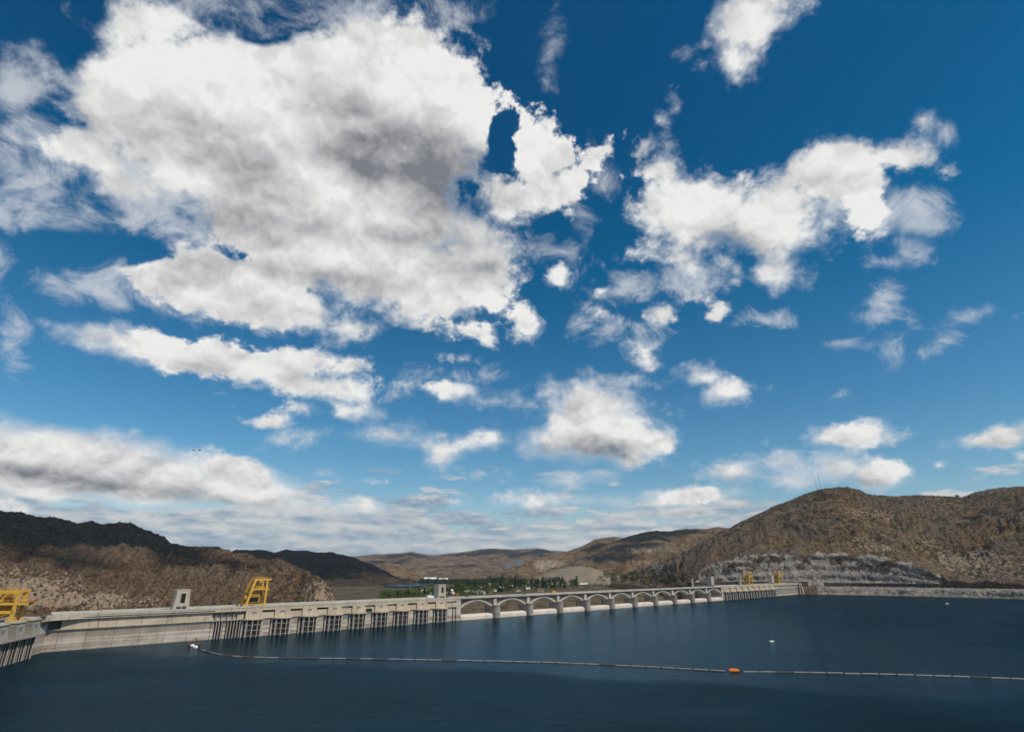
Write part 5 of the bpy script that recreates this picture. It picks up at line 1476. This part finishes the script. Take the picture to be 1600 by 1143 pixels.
# ---------------------------------------------------------------- sagebrush and boulders on the near hills
def scatter_on(obj, n, smin, smax, name, mt, label, cat, zmin=3, tall=0.7, flt=None, seed=1):
    me = obj.data
    nv = len(me.vertices)
    co = np.empty(nv * 3, np.float32); me.vertices.foreach_get('co', co); co = co.reshape(-1, 3)
    r = np.random.default_rng(seed)
    D_ = np.hypot(co[:, 0], co[:, 1])
    a_ = co[:, 0] / np.maximum(co[:, 1], 1)
    dens = fbm(co[:, 0] / 90, co[:, 1] / 90, 4, seed + 70)
    ok = (co[:, 2] > zmin) & (np.abs(a_) < 1.25) & (dens + r.normal(0, .35, nv) > 0.0)
    cv = np.empty(nv * 4, np.float32); me.attributes['cover'].data.foreach_get('color', cv)
    ok &= cv.reshape(-1, 4)[:, 0] < 0.9
    if flt is not None: ok &= flt(co)
    idx = r.choice(np.nonzero(ok)[0], n, replace=True)
    c = co[idx] + r.normal(0, 1.6, (n, 3)) * (1, 1, 0)
    s = r.uniform(smin, smax, n) * np.clip(D_[idx] / 1300, .8, 2.0)
    base = np.array([[1, 0, 0], [0, 1, 0], [-1, 0, 0], [0, -1, 0], [0, 0, 1]], float) * (1, 1, tall)
    Vv = (base[None] * (1 + r.normal(0, .28, (n, 5, 3)))) * s[:, None, None] + c[:, None, :]
    Vv[:, :4, 2] -= 0.5 * s[:, None]
    F = np.array([[0, 1, 4], [1, 2, 4], [2, 3, 4], [3, 0, 4]])
    Fa = (F[None] + (np.arange(n) * 5)[:, None, None]).reshape(-1, 3)
    m2 = bpy.data.meshes.new(name)
    m2.vertices.add(n * 5); m2.vertices.foreach_set('co', Vv.astype(np.float32).ravel())
    m2.loops.add(Fa.size); m2.loops.foreach_set('vertex_index', Fa.ravel().astype(np.int32))
    m2.polygons.add(len(Fa)); m2.polygons.foreach_set('loop_start', np.arange(0, Fa.size, 3, dtype=np.int32)); m2.polygons.foreach_set('loop_total', np.full(len(Fa), 3, np.int32))
    m2.update(calc_edges=True); m2.materials.append(mt)
    return tag(link(name, m2), label, cat, kind='stuff')
M['sage'] = plain('sagebrush', (0.026, 0.026, 0.014), 1.0, 0.3, 0.3)
M['rock'] = plain('pale_boulders', (0.20, 0.165, 0.13), 1.0, 0.4, 0.3)
far_out = lambda co: np.hypot(co[:, 0], co[:, 1]) > 1270
scatter_on(hr, 22000, 0.9, 2.6, 'sagebrush', M['sage'], 'dark sagebrush dotting the dry right hillside', 'shrubs', flt=lambda co: (co[:, 2] > 28), seed=3)
scatter_on(hr, 2500, 0.4, 1.3, 'boulders', M['rock'], 'pale boulders strewn over the right hillside and its shore', 'rocks', zmin=0.5, seed=4)
hl_ = bpy.data.objects['hill_left']
scatter_on(hl_, 15000, 0.8, 2.4, 'sagebrush', M['sage'], 'dark sagebrush and small pines dotting the brown left hill', 'shrubs', zmin=0, seed=5)
scatter_on(hl_, 1800, 0.4, 1.1, 'boulders', M['rock'], 'pale boulders on the benches at the foot of the left hill', 'rocks', zmin=-10, flt=lambda co: co[:, 2] < 75, seed=6)
# ---------------------------------------------------------------- unseen cloud bodies added towards the sun to cast shade on the hills
M['cloud'] = mat('shade_cloud_white')[0]
M['cloud'].node_tree.nodes['Principled BSDF'].inputs['Base Color'].default_value = (0.9, 0.9, 0.9, 1)
def shade_cloud_over(spots, hgt=4500, thick=160, seed=0):
    """spots: ground points (x, y, z, radius) to be shaded; one ragged cloud bank is set on the line from them to the sun"""
    V, F = [], []
    import bmesh
    rr_ = np.random.default_rng(seed)
    lumps = []
    for x, y, z, r_ in spots:                    # a solid heart, and a fringe of scraps to soften the shadow edge
        lumps.append((x, y, z, r_ * 0.60, 4))
        for j in range(56):
            a_, q_ = rr_.uniform(0, 6.283), r_ * (0.50 + 0.62 * rr_.random())
            lumps.append((x + math.cos(a_) * q_, y + math.sin(a_) * q_, z, r_ * rr_.uniform(.05, .17), 2))
    for i, (x, y, z, r_, sub_) in enumerate(lumps):
        bm = bmesh.new()
        bmesh.ops.create_icosphere(bm, subdivisions=sub_, radius=1.0)
        co = np.array([v.co[:] for v in bm.verts])
        n = fbm(co[:, 0] * 1.7 + i * 9 + seed, co[:, 1] * 1.7 + co[:, 2], 4, 90 + seed, .6)
        co = co * (1 + 0.55 * n[:, None]) * (r_, r_, thick if sub_ == 4 else min(thick, r_))
        k = (hgt - z) / S.z
        co = co + np.array([x + S.x * k, y + S.y * k, hgt])
        b = len(V)
        V += co.tolist()
        F += [tuple(b + v.index for v in f.verts) for f in bm.faces]
        bm.free()
    me = bpy.data.meshes.new('cloud'); me.from_pydata(V, [], F); me.update(); me.materials.append(M['cloud'])
    return tag(link('cloud', me), 'unseen white cloud bank added overhead towards the sun to shade the hills', 'cloud', kind='stuff')
def gp(px, py, dist):
    p = at_dist(px, py, dist); return p
def spot(px, py, dist, r): return (*gp(px, py, dist), r)
shade_cloud_over([spot(-60, 830, 1600, 300), spot(30, 826, 1660, 170), spot(95, 848, 1500, 110), spot(155, 830, 1620, 140), spot(205, 858, 1450, 110), spot(240, 842, 1550, 90), spot(264, 864, 1380, 70), spot(290, 884, 1200, 36), spot(345, 886, 1200, 34), spot(60, 880, 1250, 45), spot(130, 878, 1250, 30), spot(-200, 830, 1700, 400)], seed=1)
shade_cloud_over([spot(430, 885, 2700, 430), spot(520, 885, 2600, 330), spot(560, 900, 2450, 240), spot(470, 905, 2300, 250), spot(340, 870, 3100, 420)], seed=2)
shade_cloud_over([spot(960, 846, 4000, 210), spot(1000, 838, 3200, 200), spot(1045, 832, 3250, 150), spot(975, 866, 2900, 80), spot(945, 878, 2800, 70), spot(1000, 852, 3050, 90)], seed=3)
shade_cloud_over([spot(640, 868, 7600, 380), spot(700, 870, 7300, 260), spot(745, 866, 7600, 420), spot(830, 866, 7400, 420), spot(600, 882, 6500, 230), spot(690, 884, 5500, 200), spot(740, 888, 5200, 190), spot(860, 876, 6600, 260)], hgt=9000, seed=4)

# ---------------------------------------------------------------- haze
hz = MB().box(-9500, 9500, -3000, 11500, -66, 430).build('haze', bpy.data.materials.new('thin_haze'))
hm_ = hz.data.materials[0]; hm_.use_nodes = True
hm_.node_tree.nodes.clear()
ho = hm_.node_tree.nodes.new('ShaderNodeOutputMaterial')
hv = hm_.node_tree.nodes.new('ShaderNodeVolumePrincipled')
hv.inputs['Density'].default_value = 0.000022
hv.inputs['Color'].default_value = (0.72, 0.85, 1.0, 1)
hv.inputs['Anisotropy'].default_value = 0.0
hm_.node_tree.links.new(hv.outputs[0], ho.inputs['Volume'])
hz['kind'] = 'stuff'; hz['label'] = 'thin pale haze filling the valley'
